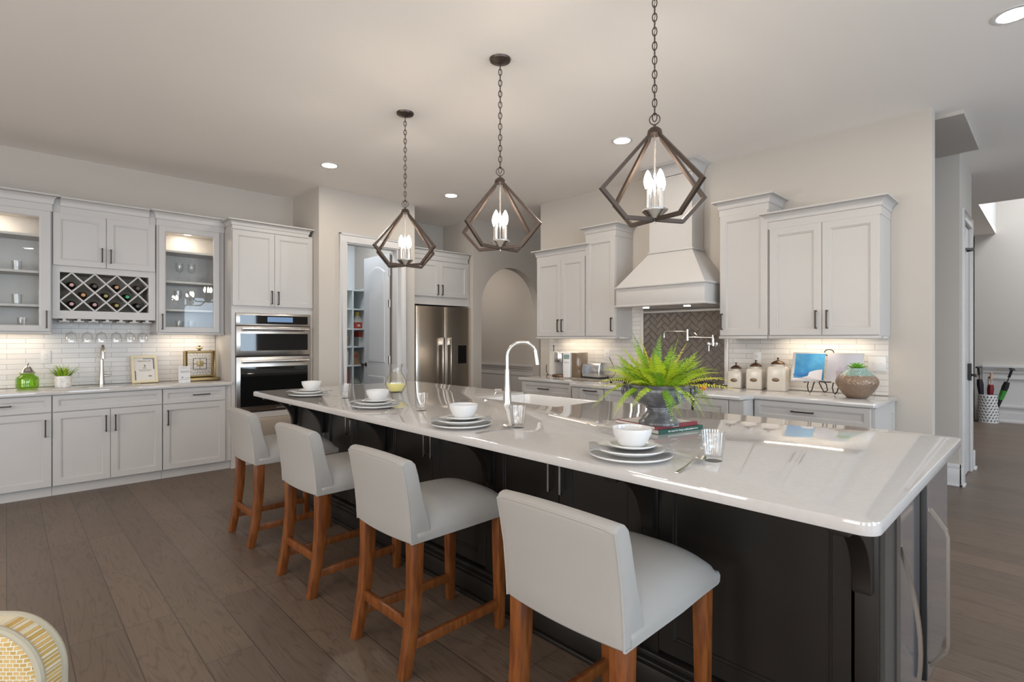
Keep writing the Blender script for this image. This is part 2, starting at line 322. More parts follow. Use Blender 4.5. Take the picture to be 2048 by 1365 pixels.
for y0, y1 in ((6.02, 6.72), (6.80, 7.75), (7.83, 8.6)):
    for b in ((y0, y1, .715, .735), (y0, y1, .25, .27), (y0, y0+.02, .25, .735), (y1-.02, y1, .25, .735)): pm.box(6.415, 6.43, *b)
struct('trim_2', pm, 'trim')
struct('wall_hall_right_lower', B(6.422, 6.43, 5.98, 8.7, 0, .835), 'trim')
# range wall, passage and the block with the hall door
struct('wall_right', B(4.95, 5.08, .645, 4.61, 0, ZC), 'wall')
struct('trim_3', B(5.165, 6.25, .485, 3.2, ZC-.032, ZC-.001), 'wall')
bw = MB(); bw.box(6.28, 6.47, .62, 5.84, 0, ZC); bw.box(6.47, 7.045, .62, .78, 2.46, ZC); bw.box(7.045, 7.24, .62, .78, 0, ZC); bw.box(6.47, 7.24, .78, .86, 0, ZC)
struct('wall_block', bw, 'wall')
bb = MB()
bb.box(6.255, 6.28, .605, 3.5, 0, .16); bb.box(6.262, 6.28, .605, 3.5, .16, .20); bb.box(6.24, 6.28, .595, 3.5, 0, .02)
bb.box(6.255, 6.36, .595, .62, 0, .16); bb.box(6.262, 6.36, .602, .62, .16, .20); bb.box(6.24, 6.37, .58, .62, 0, .02)
bb.box(7.15, 7.255, .59, .62, 0, .19); bb.box(7.15, 7.275, .575, .62, 0, .025); bb.box(7.24, 7.255, .62, .86, 0, .19)
struct('baseboard_block', bb, 'trim', bevel=.003)
cs = MB(); cs.box(6.37, 6.465, .597, .62, 0, 2.56); cs.box(7.05, 7.145, .597, .62, 0, 2.56); cs.box(6.465, 7.05, .597, .62, 2.465, 2.56)
struct('trim_4', cs, 'trim', bevel=.004)
# foyer
struct('wall_foyer_far', B(11.65, 11.75, -4.6, .86, 0, 5.2), 'wall')
struct('wall_foyer_far_step', B(12.1, 12.2, .86, 6, 0, ZC), 'wall')
struct('wall_foyer_return', B(11.65, 12.1, .86, .96, 0, ZC), 'wall')
struct('wall_foyer_upper', B(8.97, 11.65, .70, .80, ZC+.08, 5.2), 'trim')
struct('wall_foyer_upper_near', B(8.87, 8.97, -4.6, .70, ZC+.08, 5.2), 'wall')
struct('trim_5', B(7.7, 12.1, 1.02, 1.12, 2.86, ZC-.001), 'wall')
struct('ceiling_low', B(7.7, 12.1, 1.12, 5.8, 2.86, 2.90), 'ceil')
struct('wall_foyer_side', B(7.6, 12.2, 5.84, 5.94, 0, ZC), 'wall')
fr = MB()
fr.box(11.635, 11.65, -3.5, .86, 0, .88); fr.box(11.59, 11.65, -3.5, .86, .885, .915); fr.box(11.615, 11.65, -3.5, .86, .85, .885); fr.box(11.62, 11.65, -3.5, .86, .80, .82)
fr.box(11.61, 11.65, -3.5, .86, 0, .16); fr.box(11.59, 11.65, -3.5, .86, 0, .03)
for y0, y1 in ((-2.2, -.95), (-.85, .12), (.22, .78)):
    for b in ((y0, y1, .70, .73), (y0, y1, .24, .27), (y0, y0+.03, .24, .73), (y1-.03, y1, .24, .73)): fr.box(11.615, 11.65, *b)
struct('trim_6', fr, 'trim')
f2 = MB(); f2.box(12.085, 12.1, .96, 3, 0, .88); f2.box(12.04, 12.1, .96, 3, .885, .915); f2.box(12.065, 12.1, .96, 3, .80, .82); f2.box(12.06, 12.1, .96, 3, 0, .16)
struct('trim_7', f2, 'trim')
# walls and windows behind the camera
def winwall(name, fixed, lo, hi, wins, axis, outward):
    mb = MB(); z0, z1 = .6, 2.55; e = lo
    t0, t1 = (fixed-.1, fixed) if outward < 0 else (fixed, fixed+.1)
    def q(a, b, za, zb):
        if axis == 'x': mb.box(a, b, t0, t1, za, zb)
        else: mb.box(t0, t1, a, b, za, zb)
    for c in wins: q(e, c-.9, 0, ZC); q(c-.9, c+.9, 0, z0); q(c-.9, c+.9, z1, ZC); e = c+.9
    q(e, hi, 0, ZC); return struct(name, mb, 'wall')
winwall('wall_rear', -4.5, -4.2, 13, (-1.6, 1.4, 4.4), 'x', -1)
winwall('wall_far_left', -4.1, -4.6, 6.62, (-2.6, .2, 3.0), 'y', -1)
k = 0
for c in (-1.6, 1.4, 4.4):
    k += 1; w = MB()
    for b in ((c-.9, c-.84, .6, 2.55), (c+.84, c+.9, .6, 2.55), (c-.84, c+.84, .6, .66), (c-.84, c+.84, 2.49, 2.55), (c-.84, c+.84, 1.55, 1.59)): w.box(b[0], b[1], -4.57, -4.5, b[2], b[3])
    struct('window_%d' % k, w, 'trim')
for c in (-2.6, .2, 3.0):
    k += 1; w = MB()
    for b in ((c-.9, c-.84, .6, 2.55), (c+.84, c+.9, .6, 2.55), (c-.84, c+.84, .6, .66), (c-.84, c+.84, 2.49, 2.55), (c-.84, c+.84, 1.55, 1.59)): w.box(-4.17, -4.1, b[0], b[1], b[2], b[3])
    struct('window_%d' % k, w, 'trim')
# pantry casing and door
pc = MB()
for b in ((2.785, 2.85, 0, 2.475), (3.545, 3.66, 0, 2.475), (2.785, 3.66, 2.475, 2.565)): pc.box(b[0], b[1], 5.748, 5.77, b[2], b[3])
for b in ((2.85, 2.862, 0, 2.475), (3.533, 3.545, 0, 2.475), (2.862, 3.533, 2.463, 2.475)): pc.box(b[0], b[1], 5.748, 5.885, b[2], b[3])
for b in ((2.772, 2.79, 0, 2.58), (3.65, 3.668, 0, 2.58), (2.772, 3.668, 2.56, 2.58)): pc.box(b[0], b[1], 5.738, 5.77, b[2], b[3])
struct('trim_8', pc, 'trim', bevel=.003)
def panel_door(w, h, t=.035, arch=True, lower=.92):
    # slab in x (0..w), faces at y=0 and y=-t; raised panels on the front (y=-t) face
    mb = MB(); mb.box(0, w, -t, 0, .012, h)
    def panel(x0, x1, z0, z1, rise):
        n = 14; P = [(x0, z0), (x1, z0), (x1, z1)]
        if rise: P += [(x1+(x0-x1)*k/n, z1+rise*math.sin(PI*k/n)) for k in range(1, n)]
        P += [(x0, z1)]
        c = ((x0+x1)/2, (z0+z1)/2)
        for sgn, y0 in ((-1, -t), (1, 0)):
            rs = []
            for ins, dy in ((0, 0), (.006, .007), (.022, .009), (.05, .003)):
                rs.append([mb.v((c[0]+(u-c[0])*(1-ins/(x1-x0)*2), y0+sgn*dy, c[1]+(v-c[1])*(1-ins/(z1-z0)*2))) for u, v in P])
            mb.loft(rs, False, True)
    panel(.115, w-.115, lower+.12, h-.22, .075 if arch else 0); panel(.115, w-.115, .2, lower-.06, 0)
    return mb
d1 = panel_door(.665, 2.44).build('door_1', 'doorp', smooth=True, angle=25); d1['kind'] = 'structure'
d1.location = (3.515, 5.90, 0); d1.rotation_euler = (0, 0, PI/2)     # stands open into the pantry
# local x -> +Y, local -y -> +X ; so shift to bring the visible face to -X
kn = MB(); kn.lathe([(0, 0), (.026, 0), (.028, .006), (.012, .012), (.011, .03), (.026, .045), (.024, .06), (0, .066)], (.61, .001, 1.0), 16, 'y')
for q in kn.bm.verts: q.co.y = -q.co.y+.002
kn.build('door_knob', 'bronze', d1, smooth=True)
for z in (.35, 1.08, 1.80, 2.2):
    hg = MB(); hg.cyl((-.012, .004, z-.05), (-.012, .004, z+.05), .008, n=10); hg.box(-.012, .03, .001, .003, z-.05, z+.05); hg.build('hinge', 'nickel', d1)
B(-.022, -.006, -.03, .0, .02, 2.42).build('jamb_gap_shade', 'gapshade', d1)  # solid dark strip painted in as the shade of the hinge gap
# hall door in the block
d2 = panel_door(.57, 2.45, arch=False, lower=1.0).build('door_2', 'doorp', smooth=True, angle=25); d2['kind'] = 'structure'
d2.location = (6.4725, .66, 0)
dh = MB(); dh.box(.465, .535, -.062, -.035, .93, 1.10); dh.cyl((.50, -.062, .985), (.50, -.10, .985), .012, n=12); dh.tube([(.50, -.10, .985), (.47, -.105, .985), (.40, -.10, .98)], .010); dh.build('door_handle', 'black', d2, smooth=True)
dl = MB(); dl.obox((.06, -.045, 2.20), (.30, -.09, 2.22), .014, .02); dl.obox((.30, -.09, 2.22), (.36, -.04, 2.22), .025, .03); dl.obox((.06, -.045, 2.21), (.06, -.045, 2.06), .012, .012, (0, 1, 0)); dl.build('door_closer', 'black', d2)
# ------------------------------------------------------------------ cabinet builders (local x along the run, y into the wall, doors at y<0)
def handle(parent, x, z, L, vert=True, y=-.02, mat='bronze', t=.010):
    mb = MB(); h = L/2
    if vert:
        mb.box(x-t/2, x+t/2, y-.034, y-.034+t, z-h, z+h)
        for s in (-1, 1): mb.box(x-t/2, x+t/2, y-.03, y+.001, z+s*(h-t/2)-t/2, z+s*(h-t/2)+t/2)
    else:
        mb.box(x-h, x+h, y-.034, y-.034+t, z-t/2, z+t/2)
        for s in (-1, 1): mb.box(x+s*(h-t/2)-t/2, x+s*(h-t/2)+t/2, y-.03, y+.001, z-t/2, z+t/2)
    return mb.build('handle', mat, parent)
def front(root, name, x0, x1, z0, z1, mat='white', y=0, stile=.052, h=None, t=.02):
    g = .0015; x0 += g; x1 -= g; z0 += g; z1 -= g; mb = MB(); rs = []
    s = min(stile, (z1-z0)*.27)
    for ins, d in ((0, 0), (0, t-.002), (.002, t), (s, t), (s+.002, t-.004), (s+.009, t-.005), (s+.012, t-.011), (s+.014, t-.011)):
        rs.append([mb.v(p) for p in ((x0+ins, y-d, z0+ins), (x1-ins, y-d, z0+ins), (x1-ins, y-d, z1-ins), (x0+ins, y-d, z1-ins))])
    mb.loft(rs, True, True); o = mb.build(name, mat, root, smooth=True, angle=20)
    if h: handle(o, h[1], h[2], h[3], h[0] == 'v', y-t, h[4] if len(h) > 4 else 'bronze')
    return o
def crown(root, x0, x1, d, z, H=.13, mat='white', out=.065, fr=.06, yb=0, sl=1, sr=1):
    # frieze board and cove moulding round three sides
    P = [(.0, 0), (.012, 0), (.012, fr), (.018, fr+.004), (.022, fr+.018)]
    for k in range(1, 7): a = PI/2*k/6; P.append((.022+(out-.03)*(1-math.cos(a)), fr+.018+(H-fr-.032)*math.sin(a)))
    P += [(out, H-.012), (out, H), (0, H)]
    mb = MB(); rs = [[mb.v(p) for p in ((x0-o*sl, d, z+v), (x0-o*sl, yb-o, z+v), (x1+o*sr, yb-o, z+v), (x1+o*sr, d, z+v))] for o, v in P]
    mb.loft(rs, False, False, closed=False)
    mb.f([rs[0][k] for k in range(4)]); mb.f([rs[-1][k] for k in range(4)])
    return mb.build('crown', mat, root, smooth=True, angle=30)
def rail(root, x0, x1, d, z, mat='white'):
    return MB().box(x0-.01, x1+.01, -.03, .012, z-.022, z).box(x0-.01, x0+.012, .012, d, z-.022, z).box(x1-.012, x1+.01, .012, d, z-.022, z).build('light_rail', mat, root, bevel=.004)
WALLY, WALLX = 6.512, 4.942
# ---------- bar run: uppers (front frame at Y 6.20)
UF = 6.20; UD = WALLY-UF
def glass_cab(x0, x1, ox0, ox1, dx0, dx1, hx, label, zs):
    r = thing('glass_cabinet', label, 'cabinet', (0, UF-.02, 0), 0, 'glass fronted bar cabinets'); D = UD+.02; zb, zt = 1.41, 2.475
    mb = MB(); mb.box(x0, x0+.018, 0, D, zb, zt); mb.box(x1-.018, x1, 0, D, zb, zt); mb.box(x0+.018, x1-.018, 0, D, zb, zb+.035); mb.box(x0+.018, x1-.018, 0, D, zt-.03, zt); mb.box(x0+.018, x1-.018, D-.01, D, zb+.035, zt-.03)
    mb.box(x0+.018, dx0+.03, -.0, .018, zb+.035, zt-.03); mb.box(dx1-.03, x1-.018, 0, .018, zb+.035, zt-.03)
    mb.build('body', 'white', r)
    for z in zs: B(x0+.019, x1-.019, .03, D-.011, z-.01, z+.01).build('shelf', 'white', r)
    fm = MB(); z0, z1 = zb+.003, zt-.003; rs = []
    for a, b, c, d, y in ((dx0, dx1, z0, z1, -.001), (dx0, dx1, z0, z1, -.019), (dx0+.002, dx1-.002, z0+.002, z1-.002, -.021), (ox0-.01, ox1+.01, z0+.048, z1-.05, -.021), (ox0, ox1, z0+.055, z1-.06, -.015), (ox0, ox1, z0+.055, z1-.06, -.001)):
        rs.append([fm.v(p) for p in ((a, y, c), (b, y, c), (b, y, d), (a, y, d))])
    rs.append(rs[0]); fm.loft(rs, False, False); o = fm.build('door', 'white', r, smooth=True, angle=20)
    B(ox0-.004, ox1+.004, -.010, -.006, z0+.05, z1-.055).build('pane', 'pane', o)
    handle(o, hx, 1.518, .155, True, -.021)
    crown(r, x0+.01, x1-.01 if x1 < 1 else 1.674, .016, zt-.001, .145, sl=1, sr=1 if x1 < 1 else 0); rail(r, x0+.012, x1-.012, D, zb)
    pk = MB(); pk.cyl(((x0+x1)/2, D*.45, zt-.036), ((x0+x1)/2, D*.45, zt-.0305), .032, n=20); pk.build('puck_light', 'puck', r)
    return r
glass_cab(-.50, .288, -.42, .205, -.488, .280, .253, 'white glass-door wall cabinet cut by the photo edge, above the green jar', (2.255, 1.935, 1.64))
glass_cab(1.068, 1.672, 1.144, 1.569, 1.085, 1.625, 1.112, 'white glass-door wall cabinet with lit top, above the framed certificate and clock', (2.235, 1.925, 1.638))
r = thing('wine_cabinet', 'white wall cabinet with two doors over a diagonal wine bottle lattice', 'cabinet', (0, UF, 0)); D = UD
mb = MB(); mb.box(.292, 1.064, .001, D, 2.0, 2.475); mb.box(.292, .344, 0, D, 1.53, 2.0); mb.box(1.006, 1.064, 0, D, 1.53, 2.0); mb.box(.344, 1.006, 0, D, 1.53, 1.603); mb.box(.344, 1.006, 0, D, 1.949, 2.0); mb.build('body', 'white', r); B(.344, 1.006, D-.012, D, 1.603, 1.949).build('rack_back', pr('rack_back', (.36, .30, .23), .6), r)
front(r, 'door', .295, .674, 2.006, 2.476, h=('v', .641, 2.125, .13)); front(r, 'door', .674, 1.058, 2.006, 2.476, h=('v', .706, 2.12, .13))
crown(r, .345, 1.008, D, 2.474, .14, sl=0, sr=0); B(.291, 1.065, -.003, D-.01, 2.4765, 2.612).build('frieze', 'white', r)
lt = MB(); X0, X1, Z0, Z1 = .344, 1.006, 1.603, 1.949; hx, hz = (X1-X0)/8, (Z1-Z0)/4
def clipseg(p, q):
    t0, t1 = 0., 1.; d = (q[0]-p[0], q[1]-p[1])
    for a, dd, lo, hi in ((p[0], d[0], X0, X1), (p[1], d[1], Z0, Z1)):
        u, v = (lo-a)/dd, (hi-a)/dd; t0 = max(t0, min(u, v)); t1 = min(t1, max(u, v))
    return None if t0 >= t1-1e-4 else ((p[0]+d[0]*t0, p[1]+d[1]*t0), (p[0]+d[0]*t1, p[1]+d[1]*t1))
for i in range(-6, 12):
    for sg in (1, -1):
        sgm = clipseg((X0+hx*(2*i+1), Z0 if sg > 0 else Z1), (X0+hx*(2*i+1)+hx*4, Z1 if sg > 0 else Z0))
        if sgm:
            (a, b), (c, d) = sgm; lt.obox((a, .02 if sg > 0 else .016, b), (c, .02 if sg > 0 else .016, d), .012, .014, (0, 1, 0)); lt.obox((a, .075, b), (c, .075, d), .012, .09, (0, 1, 0))
lt.build('lattice', 'white', r)
sr = MB()
for i in range(7):
    x = .375+i*.1035; sr.box(x-.036, x+.036, .01, D-.02, 1.503, 1.511); sr.box(x-.012, x+.012, .01, D-.02, 1.511, 1.529)
sr.build('stemware_rail', 'white', r)
# wine bottles lying in the lattice, necks out
def wine(ix, row, cap, body, label):
    x = X0+hx*(2*ix+1) if row in (0, 2) else X0+hx*(2*ix+2)
    z = {0: Z0+2*hz, 1: Z0+hz, 2: Z0}[row]+.0625
    t = thing('wine_bottle', label, 'bottle', (x, UF+.075, z), 0, 'wine bottles in the lattice rack')
    MB().lathe([(0, -.21), (.030, -.208), (.036, -.20), (.036, -.05), (.032, -.02), (.0155, .01), (.0145, .02)], (0, 0, 0), 20, 'y').build('bottle_body', body, t, smooth=True)
    MB().lathe([(.0152, .006), (.0155, .05), (.015, .058), (0, .058)], (0, 0, 0), 16, 'y').build('capsule', cap, t, smooth=True)
wine(0, 0, 'cap1', 'bottle', 'dark wine bottle with pale pink cap, first in the top row of the lattice')
wine(1, 0, 'cap2', 'bottle', 'dark wine bottle with blackish cap, second in the top row of the lattice')
wine(2, 0, 'cap3', 'bottle', 'dark wine bottle with orange cap in the top row of the lattice')
wine(3, 0, 'cap2', 'bottle2', 'amber wine bottle with dark cap, last in the top row of the lattice')
wine(0, 1, 'cap3', 'bottle2', 'amber wine bottle with tan cap in the middle row of the lattice')
wine(1, 1, 'cap5', 'bottle', 'dark wine bottle with dull gold cap in the middle row of the lattice')
wine(2, 1, 'cap4', 'bottle', 'dark wine bottle with bright green cap in the lattice')
wine(0, 2, 'cap1', 'bottle', 'dark wine bottle with pink cap at the bottom left of the lattice')
wine(1, 2, 'cap1', 'bottle', 'dark wine bottle with pink cap, second along the bottom row of the lattice')
wine(2, 2, 'cap5', 'bottle2', 'golden wine bottle with gold cap in the bottom row of the lattice')
wine(3, 2, 'cap2', 'bottle', 'dark wine bottle with black cap at the bottom right of the lattice')
# ---------- tall oven cabinet (front frame at Y 5.94)
OF = 5.94; r = thing('oven_cabinet', 'tall white cabinet housing the wall ovens with two upper doors', 'cabinet', (0, OF, 0)); D = WALLY-OF
mb = MB(); mb.box(1.678, 1.716, 0, D, 0.0, 2.515); mb.box(2.506, 2.532, 0, D, 0, 2.515); mb.box(1.716, 2.506, 0, D, 1.622, 2.515); mb.box(1.716, 2.506, 0, D, .503, .562); mb.box(1.716, 2.506, D-.015, D, .10, 1.622); mb.box(1.716, 2.506, .06, D, 0, .10)
mb.build('body', 'white', r)
front(r, 'door', 1.684, 2.108, 1.695, 2.488, h=('v', 2.074, 1.795, .145)); front(r, 'door', 2.108, 2.530, 1.695, 2.488, h=('v', 2.142, 1.79, .145))
crown(r, 1.695, 2.472, .20, 2.497, .098, fr=.035, out=.06)
def steelbox(mb, *a): mb.box(*a)
r = thing('wall_oven', 'stainless microwave and oven combination built into the tall cabinet', 'oven', (0, OF, 0))
B(1.72, 2.502, .0, D-.03, .566, 1.619).build('body', 'dk', r)
o = B(1.718, 2.502, -.022, 0, 1.489, 1.619).build('control_panel', 'steel', r, bevel=.003)
B(1.755, 2.468, -.024, -.021, 1.508, 1.598).build('glass_strip', 'bglass', o); B(2.03, 2.30, -.0245, -.0235, 1.53, 1.585).build('display', pr('lcd_blue', (.02, .03, .06), .1, emit=((.25, .40, .62), .5)), o)
def ovendoor(name, z0, z1, w0, w1, hz):
    o = B(1.718, 2.502, -.03, 0, z0, z1).build(name, 'steel', r, bevel=.004)
    B(1.757, 2.465, -.0325, -.029, w0, w1).build('window', 'bglass', o)
    h = MB(); h.cyl((1.765, -.075, hz), (2.458, -.075, hz), .0145, n=16)
    for x in (1.785, 2.438): h.cyl((x, -.03, hz), (x, -.075, hz), .010, n=10)
    h.build('handle', 'nickel', o, smooth=True); return o
ovendoor('microwave_door', 1.170, 1.482, 1.222, 1.404, 1.452)
o = ovendoor('oven_door', .585, 1.155, .632, 1.05, 1.108)
B(2.12, 2.24, -.0325, -.029, .595, .605).build('badge', 'ink', o)
r = thing('warming_drawer', 'stainless drawer front below the wall oven', 'drawer', (0, OF, 0)); B(1.719, 2.503, -.018, .3, .11, .50).build('front', pr('satin_steel', (.40, .34, .28), .4, .5), r, bevel=.003)
# ---------- bar base cabinets (front frame at Y 5.945) and counter
BF = 5.945; BD = WALLY-BF
def basebody(r, x0, x1, D, zt=.868, toe=.05):
    mb = MB(); mb.box(x0+.0005, x1-.0005, 0, D, .088, zt); mb.box(x0+.0005, x1-.0005, toe, D, 0, .088); mb.build('body', 'white', r)
    B(x0+.0005, x1-.0005, toe-.013, toe, 0, .085).build('toe_board', 'white', r)
r = thing('base_cabinet', 'white bar base cabinet under the green jar, one drawer over one door', 'cabinet', (0, BF, 0), 0, 'white base cabinets of the bar'); basebody(r, -.56, .278, BD)
front(r, 'drawer', -.55, .276, .722, .866, h=('h', -.09, .795, .235)); front(r, 'door', -.55, .276, .09, .718, h=('v', .235, .59, .145))
r = thing('sink_cabinet', 'white bar base cabinet under the bar sink with two doors', 'cabinet', (0, BF, 0), 0, 'white base cabinets of the bar'); basebody(r, .279, 1.073, BD)
front(r, 'false_drawer', .281, 1.071, .722, .866); front(r, 'door', .281, .676, .09, .718, h=('v', .642, .59, .145)); front(r, 'door', .676, 1.071, .09, .718, h=('v', .710, .59, .145))
r = thing('base_cabinet', 'white bar base cabinet under the certificate and clock, beside the tall oven cabinet', 'cabinet', (0, BF, 0), 0, 'white base cabinets of the bar'); basebody(r, 1.074, 1.676, BD)
front(r, 'drawer', 1.076, 1.62, .722, .866, h=('h', 1.40, .795, .145)); front(r, 'door', 1.076, 1.62, .09, .718, h=('v', 1.115, .59, .145))
r = tag(B(-.60, 1.674, 5.895, WALLY, .871, .904).build('countertop', 'quartz', bevel=.004), 'white quartz countertop along the bar wall', 'countertop')
ts = tag(B(-.60, 1.674, WALLY+.001, 6.5195, .905, 2.0).build('tile_backsplash', 'tileA'), 'white subway tile backsplash behind the bar counter', 'backsplash')
sk = MB(); P = rrect(.50, .95, 6.05, 6.33, .09)
sk.loft([[sk.v((u, v, z)) for u, v in rrect(.50+i, .95-i, 6.05+i, 6.33-i, .09-i*.5)] for i, z in ((0, .9045), (0, .9055), (.012, .9055), (.016, .9046), (.03, .9044))], False, True)
tag(sk.build('bar_sink', 'steel', smooth=True), 'small stainless bar sink set in the bar counter', 'sink')
# ---------- range run (local x runs toward -Y)
RZ = -PI/2
def rx(Y): return -Y
UX = 4.64; RD = WALLX-UX
def upper(label, Ya, Yb, zt, splits, hs, fx=UX, name='wall_cabinet'):
    # Ya > Yb ; fronts between
    r = thing(name, label, 'cabinet', (fx, 0, 0), RZ, 'white wall cabinets of the range wall'); d = WALLX-fx; x0, x1 = -Ya, -Yb
    B(x0+.0006, x1-.0006, .0, d, 1.37, zt+.015).build('body', 'white', r)
    e = [x0+.006]+[-s for s in splits]+[x1-.006]
    for a, b, h in zip(e, e[1:], hs): front(r, 'door', a, b, 1.376, zt, h=('v', h, 1.50, .145), stile=.055)
    return r, x0, x1, d
r, a, b, d = upper('two-door white wall cabinet above the coffee maker', 4.372, 3.632, 2.268, [3.985], (-4.017, -3.957)); crown(r, a+.01, b, d, 2.268, .135); rail(r, a+.012, b-.002, d, 1.37)
r, a, b, d = upper('tall narrow white wall cabinet beside the range hood, above the toaster', 3.630, 3.232, 2.445, [], (-3.27,)); crown(r, a+.012, b-.01, d, 2.44, .135); rail(r, a+.012, b-.012, d, 1.37)
r, a, b, d = upper('tall narrow white wall cabinet beside the range hood, above the canisters', 2.112, 1.688, 2.445, [], (-2.082,)); crown(r, a+.01, b-.012, d, 2.44, .135); rail(r, a+.012, b-.002, d, 1.37)
r, a, b, d = upper('two-door white wall cabinet above the cookbook stand', 1.686, .900, 2.268, [1.286], (-1.325, -1.247)); crown(r, a, b-.01, d, 2.268, .135); rail(r, a+.002, b-.012, d, 1.37)
# base units
def rbase(label, Ya, Yb, fx, name='base_cabinet'):
    r = thing(name, label, 'cabinet', (fx, 0, 0), RZ, 'white base cabinets of the range wall'); basebody(r, -Ya, -Yb, WALLX-fx); return r
r = rbase('white drawer base cabinet under the coffee maker', 4.30, 3.39, 4.30)
front(r, 'drawer', -4.285, -3.55, .722, .866, h=('h', -3.936, .795, .145)); front(r, 'drawer', -4.285, -3.55, .42, .718, h=('h', -3.936, .57, .145)); front(r, 'drawer', -4.285, -3.55, .09, .416, h=('h', -3.936, .25, .145)); B(-3.545, -3.392, -.012, 0, .09, .866).build('filler', 'white', r)
r = rbase('narrow white pull-out base cabinet under the toaster', 3.388, 2.995, 4.115); B(-3.386, -3.30, -.012, 0, .09, .866).build('filler', 'white', r)
front(r, 'door', -3.295, -2.998, .09, .866, h=('h', -3.15, .842, .15))
r = rbase('wide white drawer base cabinet under the cooktop', 2.993, 2.108, 4.115)
front(r, 'drawer', -2.99, -2.11, .722, .866); front(r, 'drawer', -2.99, -2.11, .42, .718, h=('h', -2.55, .57, .2)); front(r, 'drawer', -2.99, -2.11, .09, .416, h=('h', -2.55, .25, .2))
r = rbase('white single-door base cabinet beside the cooktop, behind the fern urn', 2.106, 1.68, 4.115)
front(r, 'door', -2.10, -1.80, .09, .866, h=('v', -2.078, .77, .145)); B(-1.795, -1.682, -.012, 0, .09, .866).build('filler', 'white', r)
r = rbase('white drawer base cabinet under the cookbook and hammered vase', 1.678, .885, 4.30)
front(r, 'drawer', -1.672, -.89, .722, .866, h=('h', -1.319, .80, .15)); front(r, 'drawer', -1.672, -.89, .42, .718, h=('h', -1.319, .57, .15)); front(r, 'drawer', -1.672, -.89, .09, .416, h=('h', -1.319, .25, .15))
ep = MB(); ep.box(-.885, -.873, 0, .63, 0, .866); ep.box(-.873, -.868, 0, .07, .0, .866); ep.box(-.873, -.868, .56, .63, 0, .866); ep.box(-.873, -.868, .07, .56, .79, .866); ep.box(-.873, -.868, .07, .56, 0, .10); ep.build('end_panel', 'white', r)
P = [(4.265, 4.325), (4.265, 3.42), (4.075, 3.40), (4.075, 1.70), (4.225, 1.665), (4.265, 1.665), (4.265, .872), (4.30, .852), (WALLX, .852), (WALLX, 4.325)]
c = MB(); c.prism(P, .033, lambda u, v, w: (u, v, .871+w)); tag(c.build('countertop', 'quartz', bevel=.004), 'white quartz countertop along the range wall', 'countertop')
t1 = MB(); t1.box(WALLX+.001, 4.9495, 3.130, 4.45, .905, 1.40); t1.box(WALLX+.001, 4.9495, .912, 2.165, .905, 1.40); t1.box(WALLX+.001, 4.9495, 3.130, 3.26, 1.40, 1.70); t1.box(WALLX+.001, 4.9495, 2.165, 3.130, 1.66, 1.73)
tag(t1.build('tile_backsplash', 'tileB'), 'white subway tile backsplash along the range wall', 'backsplash')
# herringbone panel with its pencil frame
r = thing('herringbone_panel', 'taupe herringbone tile panel behind the cooktop', 'backsplash', (0, 0, 0)); hb = MB(); y0, y1, z0, z1 = 2.205, 3.09, .905, 1.622
w = .054; rot = math.radians(45); cr, sr_ = math.cos(rot), math.sin(rot)
def tile2(u, v, du, dv):
    g = .0016; pts = [(u+g, v+g), (u+du-g, v+g), (u+du-g, v+dv-g), (u+g, v+dv-g)]; ch = .007
    pin = [(u+g+ch, v+g+ch), (u+du-g-ch, v+g+ch), (u+du-g-ch, v+dv-g-ch), (u+g+ch, v+dv-g-ch)]
    R = lambda p: ((y0+y1)/2+p[0]*cr-p[1]*sr_, 1.25+p[0]*sr_+p[1]*cr)
    if not (y0-.2 < R(pts[0])[0] < y1+.2 and z0-.2 < R(pts[0])[1] < z1+.2): return
    rs = [[hb.v((x, *R(p))) for p in q] for x, q in ((4.945, pts), (4.9395, pts), (4.936, pin))]; hb.loft(rs, False, True)
for i in range(-20, 21):
    for j in range(-10, 11):
        # herringbone of 1x2 blocks: step (1,1) within a diagonal, (2,-2) between diagonals
        u, v = (i+2*j)*w, (i-2*j)*w
        tile2(u, v, 2*w, w); tile2(u, v+w, w, 2*w)
for co, no in (((0, y0, 0), (0, -1, 0)), ((0, y1, 0), (0, 1, 0)), ((0, 0, z0), (0, 0, -1)), ((0, 0, z1), (0, 0, 1))):
    bmesh.ops.bisect_plane(hb.bm, geom=hb.bm.verts[:]+hb.bm.edges[:]+hb.bm.faces[:], plane_co=co, plane_no=no, clear_outer=True)
hb.build('tiles', 'taupe', r); B(4.9445, 4.949, y0, y1, z0, z1).build('backing', 'grout', r)
fm = MB(); fm.box(4.934, 4.949, y1, y1+.038, z0, z1+.036); fm.box(4.934, 4.949, y0-.038, y0, z0, z1+.036); fm.box(4.934, 4.949, y0, y1, z1, z1+.036); fm.build('border', 'pencil', r, bevel=.004)
# hood
r = thing('range_hood', 'white wooden range hood with tapered body and chimney to the ceiling', 'range hood', (0, 0, 0)); xb, xc = 4.45, 4.70
hd = MB(); hd.box(xb, WALLX, 2.165, 3.10, 1.685, 1.85); hd.build('band', 'white', r, bevel=.002)
m = MB(); m.box(xb-.012, WALLX, 2.15, 3.115, 1.665, 1.685); m.build('bottom_moulding', 'white', r, bevel=.004)
m = MB(); m.box(xb-.018, WALLX, 2.146, 3.118, 1.85, 1.868); m.build('top_moulding', 'white', r, bevel=.005)
m = MB(); A = [m.v(p) for p in ((xb, 2.165, 1.868), (xb, 3.10, 1.868), (WALLX, 3.10, 1.868), (WALLX, 2.165, 1.868))]; n = 1; C = [m.v(p) for p in ((xc, 2.412, 2.21), (xc, 2.872, 2.21), (WALLX, 2.872, 2.21), (WALLX, 2.412, 2.21))]
m.loft([A, C]); m.build('tapered_body', 'white', r)
m = MB(); m.box(xc-.014, WALLX, 2.398, 2.886, 2.205, 2.225); m.build('collar_moulding', 'white', r, bevel=.004)
